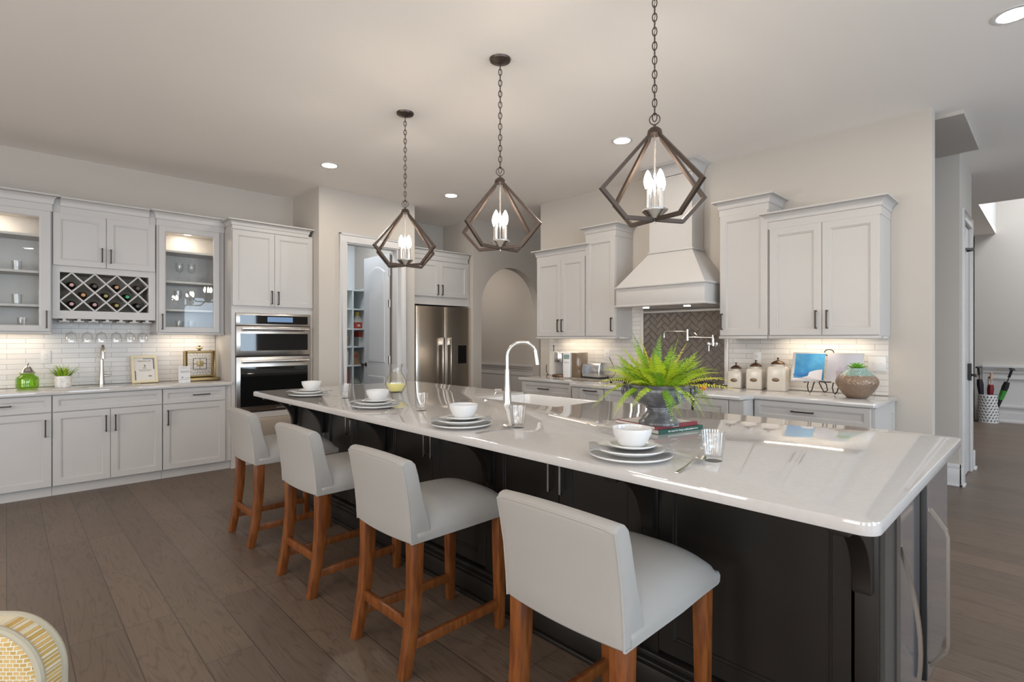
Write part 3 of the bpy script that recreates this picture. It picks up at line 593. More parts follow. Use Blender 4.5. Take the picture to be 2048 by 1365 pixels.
B(xc, WALLX, 2.412, 2.872, 2.225, 2.96).build('chimney', 'white', r)
P = [(0, 2.945)]+[(.06*(1-math.cos(PI/2*k/6)), 2.95+.10*math.sin(PI/2*k/6)) for k in range(7)]+[(.066, 3.055), (.066, ZC-.002), (0, ZC-.002)]
m = MB(); m.loft([[m.v(p) for p in ((WALLX, 2.412-o, z), (xc-o, 2.412-o, z), (xc-o, 2.872+o, z), (WALLX, 2.872+o, z))] for o, z in P], False, False, closed=False); m.build('crown', 'white', r, smooth=True, angle=30)
B(xb+.04, WALLX-.02, 2.2, 3.07, 1.66, 1.666).build('filter_liner', 'steel', r)
for y in (2.42, 2.86): MB().cyl((4.62, y, 1.6595), (4.62, y, 1.656), .03, n=20).build('hood_lamp', emat('hood_glow', (1, .88, .7), 40), r)
# under-cabinet strips: real LED bars under the wall cabinets
def led(label, loc, rz, L):
    r = thing('under_cabinet_light', label, 'light', loc, rz, 'under-cabinet light bars'); B(-L/2, L/2, -.015, .015, -.008, .004).build('housing', 'plast', r); B(-L/2+.01, L/2-.01, -.011, .011, -.011, -.0085).build('diffuser', 'led', r)
led('warm light bar under the wall cabinets over the coffee maker', (4.82, 3.88, 1.364), RZ, .70)
led('warm light bar under the wall cabinet over the cookbook stand', (4.82, 1.36, 1.364), RZ, .66)
led('warm light bar under the glass cabinet over the green jar', (-.06, 6.38, 1.404), 0, .62)
led('warm light bar under the glass cabinet over the certificate', (1.37, 6.38, 1.404), 0, .46)
# ---------- fridge and its cabinet
r = thing('refrigerator', 'stainless side-by-side refrigerator with water dispenser', 'refrigerator', (0, 5.93, 0))
B(3.90, 4.815, 0, .58, .02, 1.79).build('body', 'dk', r)
for x0, x1, hx in ((3.895, 4.353, 4.305), (4.359, 4.82, 4.442)):
    m = MB(); n = 8
    A = [(x0+(x1-x0)*i/n, -.055-.012*(1-(2*i/n-1)**2)) for i in range(n+1)]
    P = A+[(x1, -.003), (x0, -.003)]; m.prism(P, 1.74, lambda u, v, w: (u, v, .05+w)); o = m.build('door', 'fridge', r, bevel=.004, angle=30)
    h = MB(); h.box(hx-.016, hx+.016, -.125, -.11, .55, 1.365)
    for z in (.60, 1.315): h.box(hx-.014, hx+.014, -.112, -.05, z-.05, z+.05)
    h.build('handle', 'steel', o, bevel=.003)
o2 = B(4.582, 4.736, -.071, -.05, 1.0, 1.255).build('dispenser', 'bglass', o); 
r = thing('fridge_cabinet', 'white two-door cabinet above the refrigerator', 'cabinet', (0, 5.915, 0)); D = 6.545-5.915
m = MB(); m.box(3.86, 4.832, 0, D, 1.815, 2.43); m.box(3.835, 3.879, 0, D, 0, 1.815); m.box(4.826, 4.838, -.03, D, 0, 1.815); m.build('body', 'white', r)
front(r, 'door', 3.885, 4.292, 1.925, 2.405, h=('v', 4.255, 2.02, .14)); front(r, 'door', 4.292, 4.79, 1.925, 2.405, h=('v', 4.33, 2.02, .14))
crown(r, 3.885, 4.786, D, 2.425, .14, out=.05)
# ------------------------------------------------------------------ island
ZI = .904; IX0, IX1, IY0, IY1 = 1.489, 3.085, .295, 4.708
r = .045; P = []
for cx, cy, a0 in ((IX0+r, IY0+r, 180), (IX1-r, IY0+r, 270)): P += [(cx+r*math.cos(math.radians(a0+90*k/7)), cy+r*math.sin(math.radians(a0+90*k/7))) for k in range(8)]
P += [(IX1, 2.262), (2.575, 2.262), (2.575, 3.068), (IX1, 3.068)]
for cx, cy, a0 in ((IX1-r, IY1-r, 0), (IX0+r, IY1-r, 90)): P += [(cx+r*math.cos(math.radians(a0+90*k/7)), cy+r*math.sin(math.radians(a0+90*k/7))) for k in range(8)]
m = MB(); m.prism(P, .036, lambda u, v, w: (u, v, ZI-.036+w))
tag(m.build('island_countertop', 'quartz', bevel=.004), 'large glossy white quartz island top with rounded corners', 'countertop')
PX = 1.805                                            # seating-side panel face
r = thing('kitchen_island', 'dark espresso kitchen island base with corbels and steel door pulls', 'island', (PX, 0, 0), RZ)
m = MB(); d0, d1 = .022, 3.05-PX
for x0, x1, y0, y1, z1 in ((-4.62, -3.07, d0, d1, .866), (-3.07, -2.26, d0, 2.55-PX, .866), (-3.07, -2.26, 2.55-PX, d1, .62), (-2.26, -.95, d0, d1, .866), (-.95, -.357, d0, .245, .866), (-.95, -.40, 1.148, d1, .866)): m.box(x0, x1, y0, y1, 0, z1)
m.build('body', 'esp', r)
def ipanel(name, Ya, Yb, hY=None):
    return front(r, name, -Ya, -Yb, .15, .866, 'esp', d0, .06, h=None if hY is None else ('v', -hY, .752, .20, 'nickel'), t=.022)
PY = [4.60, 4.015, 3.08, 2.04, 1.10, .37]
ipanel('panel', 4.565, 4.052)
for a, b in ((4.015, 3.08), (3.08, 2.04), (2.04, 1.10)):
    c = (a+b)/2; ipanel('door', a-.037, c+.001, c+.036); ipanel('door', c-.001, b+.037, c-.034)
ipanel('panel', 1.065, .412)
for i, y in enumerate(PY):
    y = min(y, 4.585); yy = y if i < 5 else .392
    st = B(-yy-.035, -yy+.035, 0, d0, .0, .866).build('stile', 'esp', r, bevel=.003)
    # quarter-round bracket under the overhang
    Q = [(0, .866), (-.265, .866), (-.265, .84)]+[(-.265+.235*math.sin(PI/2*k/12), .625+.215*math.cos(PI/2*k/12)) for k in range(13)]+[(-.03, .61), (0, .61)]
    cb = MB(); cb.prism(Q, .05, lambda u, v, w: (-yy-.025+w, u, v)); cb.build('corbel', 'esp', r, bevel=.004)
b = MB(); b.box(-4.62, -.357, -.055, d0, 0, .105); b.box(-4.62, -.357, -.042, d0, .105, .118); b.box(-4.62, -.357, -.022, d0, .118, .14); b.box(-4.62, -.357, -.075, -.055, 0, .02)
b.build('base_moulding', 'esp', r, bevel=.004)
ef = MB(); ef.box(-.357, -.352, d0, .245, 0, .866); ef.box(-.352, -.346, .03, .07, 0, .866); ef.box(-.352, -.346, .19, .245, 0, .866); ef.build('end_panel', pr('end_panel_paint', (.055, .05, .045), .35), r)
B(-.40, -.357, 1.148, d1, 0, .866).build('end_filler', 'esp', r)
# end appliances under the counter (face -Y)
def cooler(label, x0, x1, yf, hz0, hz1, bow, cat='appliance', name='undercounter_cooler'):
    r = thing(name, label, cat, (0, 0, 0), 0, 'under-counter appliances at the island end')
    B(x0+.004, x1-.004, max(yf+.032, .36), .94, .03, .862).build('body', 'dk', r)
    o = B(x0, x1, yf, yf+.03, .075, .862).build('door', 'black', r, bevel=.003)
    B(x0+.004, x1-.004, yf-.003, yf+.001, .08, .857).build('glass_panel', pr('smoked_panel', (.34, .325, .335), .10, .75), o)
    B(x0+.01, x1-.01, yf+.012, yf+.04, .0, .07).build('kick_grille', 'steel', r)
    h = MB(); xh = x0+.032; n = 14
    if bow: pts = [(xh, yf-.006-bow*math.sin(PI*k/n), hz0+(hz1-hz0)*k/n) for k in range(n+1)]
    else: pts = [(xh, yf-.004, hz0), (xh, yf-.052, hz0+.07), (xh, yf-.058, hz0+.095), (xh, yf-.058, hz1-.095), (xh, yf-.052, hz1-.07), (xh, yf-.004, hz1)]
    for p, q in zip(pts, pts[1:]): h.obox(p, q, .018, .010, (1, 0, 0) if False else (0, -1, .001))
    h.build('handle', 'steel', o, smooth=True)
cooler('under-counter appliance at the island end with bowed steel handle, next to the corner', 2.055, 2.45, .358, .02, .675, .052)
cooler('under-counter appliance at the island end with angular steel handle, farther from the corner', 2.455, 2.95, .335, .125, .712, 0)
# apron sink
s = MB(); a, b2 = (2.585, 3.125), (2.272, 3.058); zt = .893
ro = rrect(a[0], a[1], b2[0], b2[1], .02, 3); ri = rrect(a[0]+.028, a[1]-.03, b2[0]+.03, b2[1]-.03, .05, 3); rb = rrect(a[0]+.04, a[1]-.045, b2[0]+.045, b2[1]-.045, .06, 3)
L = lambda P, z: [s.v((u, v, z)) for u, v in P]
s.loft([L(ro, .64), L(ro, zt-.006), L(rrect(a[0]+.005, a[1]-.005, b2[0]+.005, b2[1]-.005, .02, 3), zt), L(rrect(a[0]+.022, a[1]-.024, b2[0]+.024, b2[1]-.024, .045, 3), zt), L(ri, zt-.008), L(rb, .69), L(rrect(a[0]+.07, a[1]-.07, b2[0]+.08, b2[1]-.08, .05, 3), .675)], True, True)
tag(s.build('apron_sink', 'ceramic', smooth=True), 'white ceramic apron-front sink set into the island', 'sink')
def at(px, D, dz=0): return ((FX*D+FY*(px-1024)/1050*D), (FY*D-FX*(px-1024)/1050*D))
# island faucet
r = thing('island_faucet', 'tall gooseneck pull-down faucet at the island sink', 'faucet', (2.505, 2.65, ZI), 0)
m = MB(); m.lathe([(0, 0), (.031, 0), (.031, .004), (.027, .05), (.020, .15), (.0175, .22), (.0165, .232)], n=24); m.build('body', 'nickel', r, smooth=True)
dx, dy = .80, -.60; R = .105; zc = .315; pts = [(0, 0, .225), (0, 0, .27)]
pts += [(R*(1-math.cos(PI*k/18))*dx, R*(1-math.cos(PI*k/18))*dy, zc+R*math.sin(PI*k/18)) for k in range(16)]
m = MB(); m.tube(pts, .0135, 14); m.build('gooseneck', 'nickel', r, smooth=True)
e = Vector(pts[-1]); m = MB(); m.cyl(e, e+Vector((.012, -.009, -.105)), .0165, .019, 18); m.build('spray_head', 'nickel', r, smooth=True)
m = MB(); m.cyl((-.02, .03, .085), (-.045, .075, .085), .011, n=14); m.cyl((-.040, .065, .08), (-.05, .075, .055), .004, n=10); m.build('lever', 'chrome', r, smooth=True)
m = MB(); m.lathe([(0, 0), (.02, 0), (.02, .006), (.012, .010), (0, .011)], n=20)
o = tag(m.build('air_switch', 'nickel', smooth=True), 'small round metal button on the island beside the faucet', 'switch'); o.location = (2.49, 2.86, ZI)
# ------------------------------------------------------------------ place settings
LATHE = {}
def plate_mesh(name, r, h, rim, mat):
    m = MB(); t = .004
    m.lathe([(0, 0), (r*.60, 0), (r*.64, .002), (r*.80, h*.35), (r-.012, h-.006), (r, h-.001), (r+.0015, h+.0015), (r+.001, h+.0035), (r-.004, h+.004), (r-.016, h+.0005), (r*.80, h*.4+.005), (r*.66, .007), (r*.58, .0055), (0, .0055)], n=64)
    return m.build(name, mat, smooth=True, angle=60)
sets = [(1.702, 4.037, 'nearest the wall ovens', ''),
        (1.723, 3.06, 'before the lemonade pitcher', ''), (1.66, 2.093, 'before the island faucet', ''), (1.676, 1.105, 'beside the fern urn', '')]
first = {}
for i, (x, y, where, _) in enumerate(sets):
    ang = random.uniform(-.3, .3)
    def put(key, make, loc, lab, cat, grp, rz=0):
        if key not in first: o = make(); first[key] = o; tag(o, lab, cat, grp)
        else: o = first[key].copy(); COL.objects.link(o); o['label'] = lab
        o.location = loc; o.rotation_euler = (0, 0, rz); return o
    put('ch', lambda: plate_mesh('charger_plate', .152, .016, 0, 'china'), (x, y, ZI+.0005), 'largest white plate, bottom of the stack '+where, 'plate', 'white charger plates')
    put('dp', lambda: plate_mesh('dinner_plate', .128, .020, 0, 'china'), (x, y, ZI+.0165), 'middle white plate in the stack '+where, 'plate', 'white dinner plates')
    def napkin():
        m = MB(); n = 26; L, Wd = .152, .062; g = []
        for a in range(n+1):
            u = -1+2*a/n; row = []
            for b in range(9):
                v = -1+2*b/8; row.append((u*L, v*Wd*(.75+.45*abs(u)), .0015*math.sin(u*5+v)+.016*min(1, max(0, abs(u)-.42)/.42)-.02*max(0, abs(u)-.86)+.002*math.cos(v*4)*abs(u)))
            g.append(row)
        T = [[m.v((p[0], p[1], p[2]+.004)) for p in q] for q in g]; Bm = [[m.v(p) for p in q] for q in g]
        for G, fl in ((T, 0), (Bm, 1)):
            for a in range(n):
                for b in range(8):
                    q = [G[a][b], G[a+1][b], G[a+1][b+1], G[a][b+1]]; m.f(q if not fl else q[::-1])
        for a in range(n): m.f([T[a][0], T[a+1][0], Bm[a+1][0], Bm[a][0]]); m.f([T[a][8], T[a+1][8], Bm[a+1][8], Bm[a][8]])
        for b in range(8): m.f([T[0][b], T[0][b+1], Bm[0][b+1], Bm[0][b]]); m.f([T[n][b], T[n][b+1], Bm[n][b+1], Bm[n][b]])
        return m.build('napkin', 'napkin', smooth=True)
    put('np', napkin, (x, y, ZI+.0235), 'folded grey napkin on the plates '+where, 'napkin', 'grey napkins', -.75+ang*.6)
    put('sp', lambda: plate_mesh('small_plate', .088, .012, 0, 'china'), (x+.012, y, ZI+.037), 'smallest white plate, under the bowl '+where, 'plate', 'small white plates')
    def bowl():
        m = MB(); m.lathe([(0, 0), (.045, 0), (.047, .003), (.058, .02), (.070, .045), (.0735, .066), (.0735, .0675), (.071, .0675), (.067, .045), (.055, .022), (.040, .008), (0, .006)], n=48); return m.build('bowl', 'china', smooth=True, angle=60)
    put('bw', bowl, (x+.012, y, ZI+.0435), 'white bowl on top of the plates '+where, 'bowl', 'white bowls')
# tumblers
def tumbler():
    t = thing('tumbler', '', 'drinking glass', (0, 0, ZI), 0, 'tumblers on the island')
    m = MB(); m.lathe([(0, 0), (.031, 0), (.033, .004), (.0415, .10), (.043, .108), (.0415, .108), (.038, .06), (.031, .017), (0, .015)], n=36); m.build('glass', 'glass', t, smooth=True)
    m = MB()
    for k in range(9):
        a = k*2.4; rr = .018*math.sqrt((k % 5)/4+.1); z = .022+.0085*k; c = Vector((rr*math.cos(a), rr*math.sin(a), z)); d = Vector((math.cos(a*3), math.sin(a*2), .5)).normalized()*.007
        m.obox(c-d, c+d, .013, .013)
    m.build('crushed_ice', 'glass', t); return t
t0 = None
for x, y, w in ((1.822, 3.683, 'beside the far place setting near the wall oven'), (1.841, 2.717, 'beside the place setting in front of the lemonade pitcher'), (1.835, 1.863, 'beside the place setting in line with the island faucet'), (1.848, .867, 'beside the spoon and the fern urn setting')):
    lab = 'clear water tumbler '+w
    if t0 is None: t0 = tumbler(); t0.location = (x, y, ZI); t0['label'] = lab
    else: dup(t0, (x, y, ZI), label=lab)
# cutlery
def spoon(x, y, rz, lab):
    t = thing('spoon', lab, 'spoon', (x, y, ZI+.001), rz, 'spoons on the island'); t.scale = (1.15,)*3; m = MB(); m.lathe([(0, -.0085), (.010, -.0078), (.017, -.0045), (.0215, .001), (.022, .0016), (.0205, .0012), (.016, -.0035), (.009, -.0066), (0, -.0072)], n=28)
    for q in m.bm.verts: u = q.co.x/.022; q.co.x = .088+q.co.x*1.62; q.co.y *= 1-.16*u; q.co.z += .0125
    m.build('spoon_bowl', 'nickel', t, smooth=True, angle=70)
    m = MB(); P = [(.052, 0, .0135, .004), (.03, 0, .013, .0035), (-.02, 0, .006, .0045), (-.07, 0, .002, .0075), (-.085, 0, .0015, .0085), (-.09, 0, .0015, .006)]
    m.loft([[m.v((a, w*math.cos(q), z+.0014*math.sin(q))) for q in [2*PI*j/8 for j in range(8)]] for a, b, z, w in P]); m.build('spoon_handle', 'nickel', t, smooth=True)
def fork(x, y, rz, lab):
    t = thing('fork', lab, 'fork', (x, y, ZI+.001), rz, 'forks on the island')
    m = MB(); P = [(.052, .0115, .012), (.045, .0115, .0125), (.035, .006, .0125), (.02, .0035, .011), (-.02, .0045, .006), (-.07, .0075, .002), (-.085, .0085, .0015), (-.09, .006, .0015)]
    m.loft([[m.v((a, w*math.cos(q), z+.0014*math.sin(q))) for q in [2*PI*j/8 for j in range(8)]] for a, w, z in P]); m.build('fork_handle', 'nickel', t, smooth=True)
    m = MB()
    for j in range(4): yy = -.0095+.0063*j; m.tube([(.05, yy, .012), (.07, yy, .009), (.09, yy, .008), (.102, yy, .012)], [.0017, .0016, .0014, .0008], 6)
    m.build('tines', 'nickel', t, smooth=True)
def between(p, q): return ((p[0]+q[0])/2, (p[1]+q[1])/2, math.atan2(q[1]-p[1], q[0]-p[0]))
fork(*between((1.632, 3.731), (1.81, 3.80)), 'silver fork beside the far place setting near the wall oven')
fork(*between((1.60, 2.778), (1.775, 2.83)), 'silver fork beside the place setting in front of the lemonade pitcher')
spoon(*between((1.591, 1.886), (1.78, 1.882)), 'silver spoon beside the place setting in line with the island faucet')
spoon(*between((1.575, .866), (1.80, .892)), 'silver spoon beside the fern urn setting, nearest the island corner')
# pitcher with lemonade
r = thing('pitcher', 'clear glass pitcher half full of lemonade', 'pitcher', (2.33, 3.81, ZI), 0)
m = MB(); m.lathe([(0, 0), (.05, 0), (.058, .004), (.086, .06), (.088, .085), (.07, .13), (.048, .165), (.045, .19), (.055, .225), (.058, .235), (.055, .235), (.050, .222), (.041, .19), (.044, .165), (.066, .13), (.084, .085), (.082, .06), (.055, .009), (0, .008)], n=40)
for q in m.bm.verts:
    if q.co.z > .2 and q.co.x < 0: q.co.x *= 1+(q.co.z-.2)*9*max(0, -q.co.x/.058)**2
m.build('jug', 'glass', r, smooth=True, angle=60)
m = MB(); m.lathe([(0, .0095), (.054, .0105), (.0805, .06), (.081, .072), (0, .072)], n=36); m.build('lemonade', 'lemon', r, smooth=True)
m = MB(); m.tube([(.052, 0, .215), (.085, 0, .232), (.108, 0, .205), (.11, 0, .16), (.082, 0, .118), (.073, 0, .122)], .008, 10); m.build('jug_handle', 'glass', r, smooth=True)
# books
def book(z, h, c0, ang, L, Wd, mat, label, title, size, extra=None):
    t = thing('cookbook', label, 'book', (*c0, z), ang, 'books under the urn')
    B(.002, L-.002, .004, Wd-.003, .0025, h-.0025).build('pages', 'paper', t)
    m = MB(); m.box(0, L, 0, Wd, 0, .0025); m.box(0, L, 0, Wd, h-.0025, h); m.box(0, L, 0, .004, .0025, h-.0025); m.build('cover', mat, t)
    text('spine_title', title, size, 'lettering', t, (L*.46, -.0004, h/2), (PI/2, 0, 0))
    if extra: text('spine_author', extra, size*.6, 'lettering', t, (L*.80, -.0004, h/2), (PI/2, 0, 0))
    return t
book(ZI, .021, (2.165, 1.272), math.radians(-13), .30, .27, 'gbook', 'green cookbook, lower of the two books under the fern urn', 'the taste for living cookbook', .0135, 'fighting disease')
book(ZI+.0215, .017, (2.150, 1.283), math.radians(-12), .292, .262, 'red', 'dark red book with pale cover, directly under the fern urn', 'Provence', .013)
B(.012, .28, .02, .25, .0171, .0175).build('cover_print', 'paper', bpy.data.objects['cookbook.001'])
# ------------------------------------------------------------------ fern in the urn
UXc, UYc, UZ = 2.213+.03, 1.298+.02, ZI+.039
r = thing('potted_fern', 'bright green fern in a dark footed urn, standing on two books', 'plant', (UXc, UYc, UZ), math.radians(46-90))
m = MB(); m.lathe([(0, 0), (.094, 0), (.096, .004), (.094, .014), (.084, .024), (.066, .045), (.056, .062), (.055, .07), (.062, .074), (.062, .08), (.085, .092), (.118, .112), (.137, .14), (.142, .162), (.139, .172), (.147, .178), (.149, .186), (.142, .19), (.134, .184), (.128, .15), (0, .14)], n=56); m.build('urn', 'urn', r, smooth=True, angle=50)
for sx in (-1, 1):
    m = MB(); c = Vector((sx*.147, 0, .158)); m.tube([c+Vector((sx*.016*math.sin(2*PI*k/16)+sx*.012, .004*math.cos(k), .022*math.cos(2*PI*k/16))) for k in range(16)], .008, 10, closed=True)
    m.tube([c+Vector((0, .03*math.cos(2*PI*k/14), .024*math.sin(2*PI*k/14))) for k in range(14)], .0085, 8, closed=True); m.build('ring_handle', 'urn', r, smooth=True)
m = MB()                                            # rosette reliefs on the bowl
for a0 in (-95, -55, -15):
    a = math.radians(a0-0); n = Vector((math.cos(a), math.sin(a), 0)); c = n*.137+Vector((0, 0, .14)); t_ = Vector((-math.sin(a), math.cos(a), 0))
    if a0 != -55: continue
    for rr, nn in ((.012, 6), (.026, 9)):
        for k in range(nn):
            q = 2*PI*k/nn; p = c+t_*rr*math.cos(q)+Vector((0, 0, rr*math.sin(q)*.9))-n*(.0035*(rr/.026)); p.x *= 1; m.tube([p+t_*.007*math.cos(2*PI*j/10)+Vector((0, 0, .007*math.sin(2*PI*j/10))) for j in range(10)], .0024, 6, closed=True)
m.build('rosette', pr('pewter', (.30, .30, .31), .3, .3), r, smooth=True)
m = MB(); m.lathe([(0, .172), (.13, .165)], n=24); m.build('soil', 'dk', r)
def frond(L, droop, npair, lw, lean, seed):
    m = MB(); pts = []; rn = random.Random(seed)
    for k in range(15):
        u = k/14; pts.append(Vector((L*u*lean+.03*u*u, .012*math.sin(u*4+seed), L*u*math.sqrt(max(.01, 1-lean*lean))-droop*u**2.2)))
    m.tube(pts, [.0015*(1-.7*k/14) for k in range(15)], 5)
    def P(u):
        f = u*14; i = min(13, int(f)); return pts[i].lerp(pts[i+1], f-i)
    for k in range(npair):
        u = .10+.90*k/(npair-1); p = P(u); d = (P(min(1, u+.02))-P(max(0, u-.02))).normalized(); side = Vector((0, 1, 0))
        w = lw*(math.sin(PI*min(1, u*.84+.16))**.75); up = d.cross(side).normalized()
        for s in (-1, 1):
            e = (side*s*.93+d*.32+up*rn.uniform(-.35, .15)).normalized(); q = d*w*rn.uniform(.11, .16); c = up*w*.10
            a0 = p+d*rn.uniform(-.001, .001); v = [m.v(x) for x in (a0-q*.6, a0+e*w*.35-q*1.1, a0+e*w*.75-q*.9-c*.5, a0+e*w-c, a0+e*w*.75+q*.8-c*.5, a0+e*w*.35+q*1.1, a0+q*.6)]
            m.f(v)
    return m
var = []
for i_, (L, dr, n, lw, ln) in enumerate(((.24, .05, 32, .027, .55), (.27, .14, 34, .027, .78), (.30, .27, 36, .027, .88), (.24, .25, 30, .026, .90), (.23, .03, 28, .026, .32), (.25, .0, 30, .022, .15))):
    var.append(frond(L, dr, n, lw, ln, i_))
first_f = []
for i, mb in enumerate(var):
    first_f.append(mb.build('frond', 'leafA', r))
yel = []
for L, dr, n, lw, ln in ((.27, .05, 24, .021, .50), (.28, .10, 24, .021, .82)): yel.append(frond(L, dr, n, lw, ln, 9).build('frond', 'leafY', r))
def place(o, a, tilt, sc, b, use):
    if use: o = o.copy(); COL.objects.link(o); o.parent = r
    o.location = (.055*math.cos(a)*b, .055*math.sin(a)*b, .165); o.rotation_euler = (random.uniform(-.5, .5), tilt, a); o.scale = (sc,)*3; return o
rnd = random.Random(11); cnt = [0]*8
plan = []
for k in range(10): plan.append((2, rnd.uniform(0, 2*PI), rnd.uniform(-.15, .1), rnd.uniform(.65, .85), 1.3))
for k in range(22): plan.append((1, k*2*PI/22+rnd.uniform(-.2, .2), rnd.uniform(-.35, .05), rnd.uniform(.75, 1.0), 1.1))
for k in range(26): plan.append((0, k*2*PI/13+rnd.uniform(-.25, .25), rnd.uniform(-.25, .22), rnd.uniform(.8, 1.08), .9))
for k in range(9): plan.append((4, k*2*PI/9+rnd.uniform(-.3, .3), rnd.uniform(-.1, .3), rnd.uniform(.9, 1.2), .7))
for k in range(4): plan.append((5, rnd.uniform(0, 2*PI), rnd.uniform(-.1, .15), rnd.uniform(1.0, 1.2), .5))
for k in range(12): plan.append((3, -PI/2+rnd.uniform(-1.9, 1.9), rnd.uniform(-.1, .25), rnd.uniform(.6, .8), 1.35))
for a, t_, s in ((PI*1.02, .22, 1.0), (PI*.95, .1, .95), (0.0, .12, 1.12), (.1, -.05, 1.0), (-.12, .0, .95), (PI*1.1, -.1, .9), (-.3, .2, 1.1)): plan.append((7, a, t_, s, 1.0))
for a, t_, s in ((PI*1.1, -.35, 1.12), (PI*.9, -.5, 1.0), (.2, -.2, 1.05), (-2.2, -.2, .9), (PI*1.0, -.2, 1.0), (PI*1.05, -.42, .9)): plan.append((6, a, t_, s, .6))
src = first_f+yel
for kind, a, t_, s, b in plan: place(src[kind], a, t_, s, b, cnt[kind] > 0); cnt[kind] += 1
m = MB()
for k in range(7):
    q = 2*PI*k/7; c = Vector((.235, .06, .165)); m.obox(c, c+Vector((.014*math.cos(q), .006, .014*math.sin(q))), .008, .004)
m.tube([(.12, .04, .165), (.18, .05, .18), (.235, .062, .165)], .0015, 5); m.build('orange_flower', 'orange', r)
# ------------------------------------------------------------------ stools
def make_stool():
    r = thing('counter_stool', '', 'stool', (0, 0, 0), 0, 'linen counter stools along the island')
    # seat: domed cushion, x forward
    m = MB(); n = 20; x0, x1, hw = -.205, .335, .224; T = []
    for a in range(n+1):
        u = -1+2*a/n; row = []
        for b in range(n+1):
            v = -1+2*b/n; uu, vv = math.copysign(abs(u)**.8, u), math.copysign(abs(v)**.8, v)
            w = hw*(1-.05*max(0, uu)); hgt = max(0, 1-abs(uu)**3.2)**.55*max(0, 1-abs(vv)**3.2)**.55
            row.append(m.v(((x0+x1)/2+(x1-x0)/2*uu, w*vv, .567+.098*hgt)))
        T.append(row)
    for a in range(n):
        for b in range(n): m.f([T[a][b], T[a+1][b], T[a+1][b+1], T[a][b+1]])
    loop = [T[a][0] for a in range(n+1)]+[T[n][b] for b in range(1, n+1)]+[T[a][n] for a in range(n-1, -1, -1)]+[T[0][b] for b in range(n-1, 0, -1)]
    rs = [loop]
    for z, g in ((.552, .006), (.53, .004)): rs.append([m.v((q.co.x+(g if q.co.x > .0 else 0)*(1 if abs(q.co.x-x1) < .01 else 0), q.co.y*(1+g*2), z)) for q in loop])
    m.loft(rs, False, True); m.build('seat', 'fab', r, smooth=True, angle=70)
    # back: curved profile swept across, slightly scooped
    prof = [(-.232, .53), (-.236, .60), (-.246, .70), (-.264, .80), (-.275, .848), (-.268, .862), (-.25, .868), (-.228, .864), (-.210, .846), (-.196, .80), (-.183, .74), (-.168, .68), (-.148, .62), (-.135, .57), (-.13, .53)]
    m = MB(); N = 14; rs = []
    for k in range(N+1):
        v = -1+2*k/N; y = .224*v; sc = -.018*(1-v*v); edge = 1 if abs(v) < .99 else 1
        rs.append([m.v((x+sc, y*(1.0-.06*(z-.53)/.33*0), z+.012*(1-v*v)*((z-.53)/.33)**2)) for x, z in prof])
    m.loft(rs); m.build('backrest', 'fab', r, bevel=.012, seg=3, angle=50)
    m = MB()
    path = []
    for s in (-1, 1):
        q = [(x+.002, s*.2205, z) for x, z in prof[:5]]; path += q if s < 0 else q[::-1]
    top = [(-.275+-.018*(1-(v)**2)+.003, .2205*v, .852+.012*(1-v*v)) for v in [-1+2*k/14 for k in range(1, 14)]]
    full = path[:5]+top+path[5:]; m.tube(full, .004, 6); m.tube([(-.23, -.223, .531), (.325, -.214, .531), (.335, -.2, .531), (.335, .2, .531), (.325, .214, .531), (-.23, .223, .531)], .0038, 6); m.build('piping', 'fab', r, smooth=True)
    def leg(pts, w0, w1, name='leg'):
        m = MB(); L = len(pts); rs = []
        for i, (x, y, z) in enumerate(pts):
            w = (w0+(w1-w0)*i/(L-1))/2; rs.append([m.v((x+a*w, y+b*w, z)) for a, b in ((-1, -1), (1, -1), (1, 1), (-1, 1))])
        m.loft(rs); m.build(name, 'leg', r, bevel=.002)
    for s in (-1, 1):
        leg([(-.195, s*.192, .54), (-.196, s*.192, .42), (-.200, s*.193, .32), (-.210, s*.194, .22), (-.226, s*.196, .12), (-.25, s*.198, .0)], .054, .042)
        leg([(.27, s*.187, .54), (.272, s*.189, .0)], .05, .036)
        m = MB(); m.obox((-.219, s*.194, .115), (.272, s*.188, .115), .022, .04); m.build('stretcher', 'leg', r, bevel=.002)
    m = MB(); m.obox((-.214, -.19, .19), (-.214, .19, .19), .022, .042); m.build('stretcher', 'leg', r, bevel=.002)
    return r
st = make_stool()
for i, (y, lab) in enumerate(((3.81, 'linen counter stool at the far end of the island, nearest the wall ovens'), (2.89, 'linen counter stool, second from the wall ovens, before the setting by the pitcher'), (1.995, 'linen counter stool, third from the wall ovens, before the faucet-side setting'), (1.0, 'linen counter stool nearest the camera, before the setting by the fern'))):
    if i == 0: st.location = (1.385, y, 0); st['label'] = lab
    else: dup(st, (1.385, y, 0), rz=(0, .02, 0, .0)[i], label=lab)
# woven chair close to the camera, only the rounded top of its back shows
cx, cy = FX*1.0-FY*.891, FY*1.0+FX*.891
r = thing('dining_chair', 'round-cornered yellow and cream woven chair back cut by the lower left photo corner', 'chair', (cx, cy, 0), YAW-PI/2)
def backpoly(ins, z0=.44, z1=.80, w=.46, R=.108):
    P = []
    for k in range(13): a = PI/2*k/12; P.append((-R+(R-ins)*math.cos(a), z1-R+(R-ins)*math.sin(a)))
    for k in range(13): a = PI/2+PI/2*k/12; P.append((-w+R+(R-ins)*math.cos(a), z1-R+(R-ins)*math.sin(a)))
    return P+[(-w+ins, z0), (-ins, z0)]
m = MB(); rs = [[m.v((u, y, v)) for u, v in backpoly(i)] for y, i in ((-.010, .020), (-.002, .006), (.004, .004), (.050, .004), (.056, .02))]; m.loft(rs); m.build('backrest', 'weave', r, smooth=True, angle=60)
for y in (.0, .05): m = MB(); m.tube([(u, y, v) for u, v in backpoly(.006)], .0075, 8, closed=True); m.build('piping', 'welt', r, smooth=True)
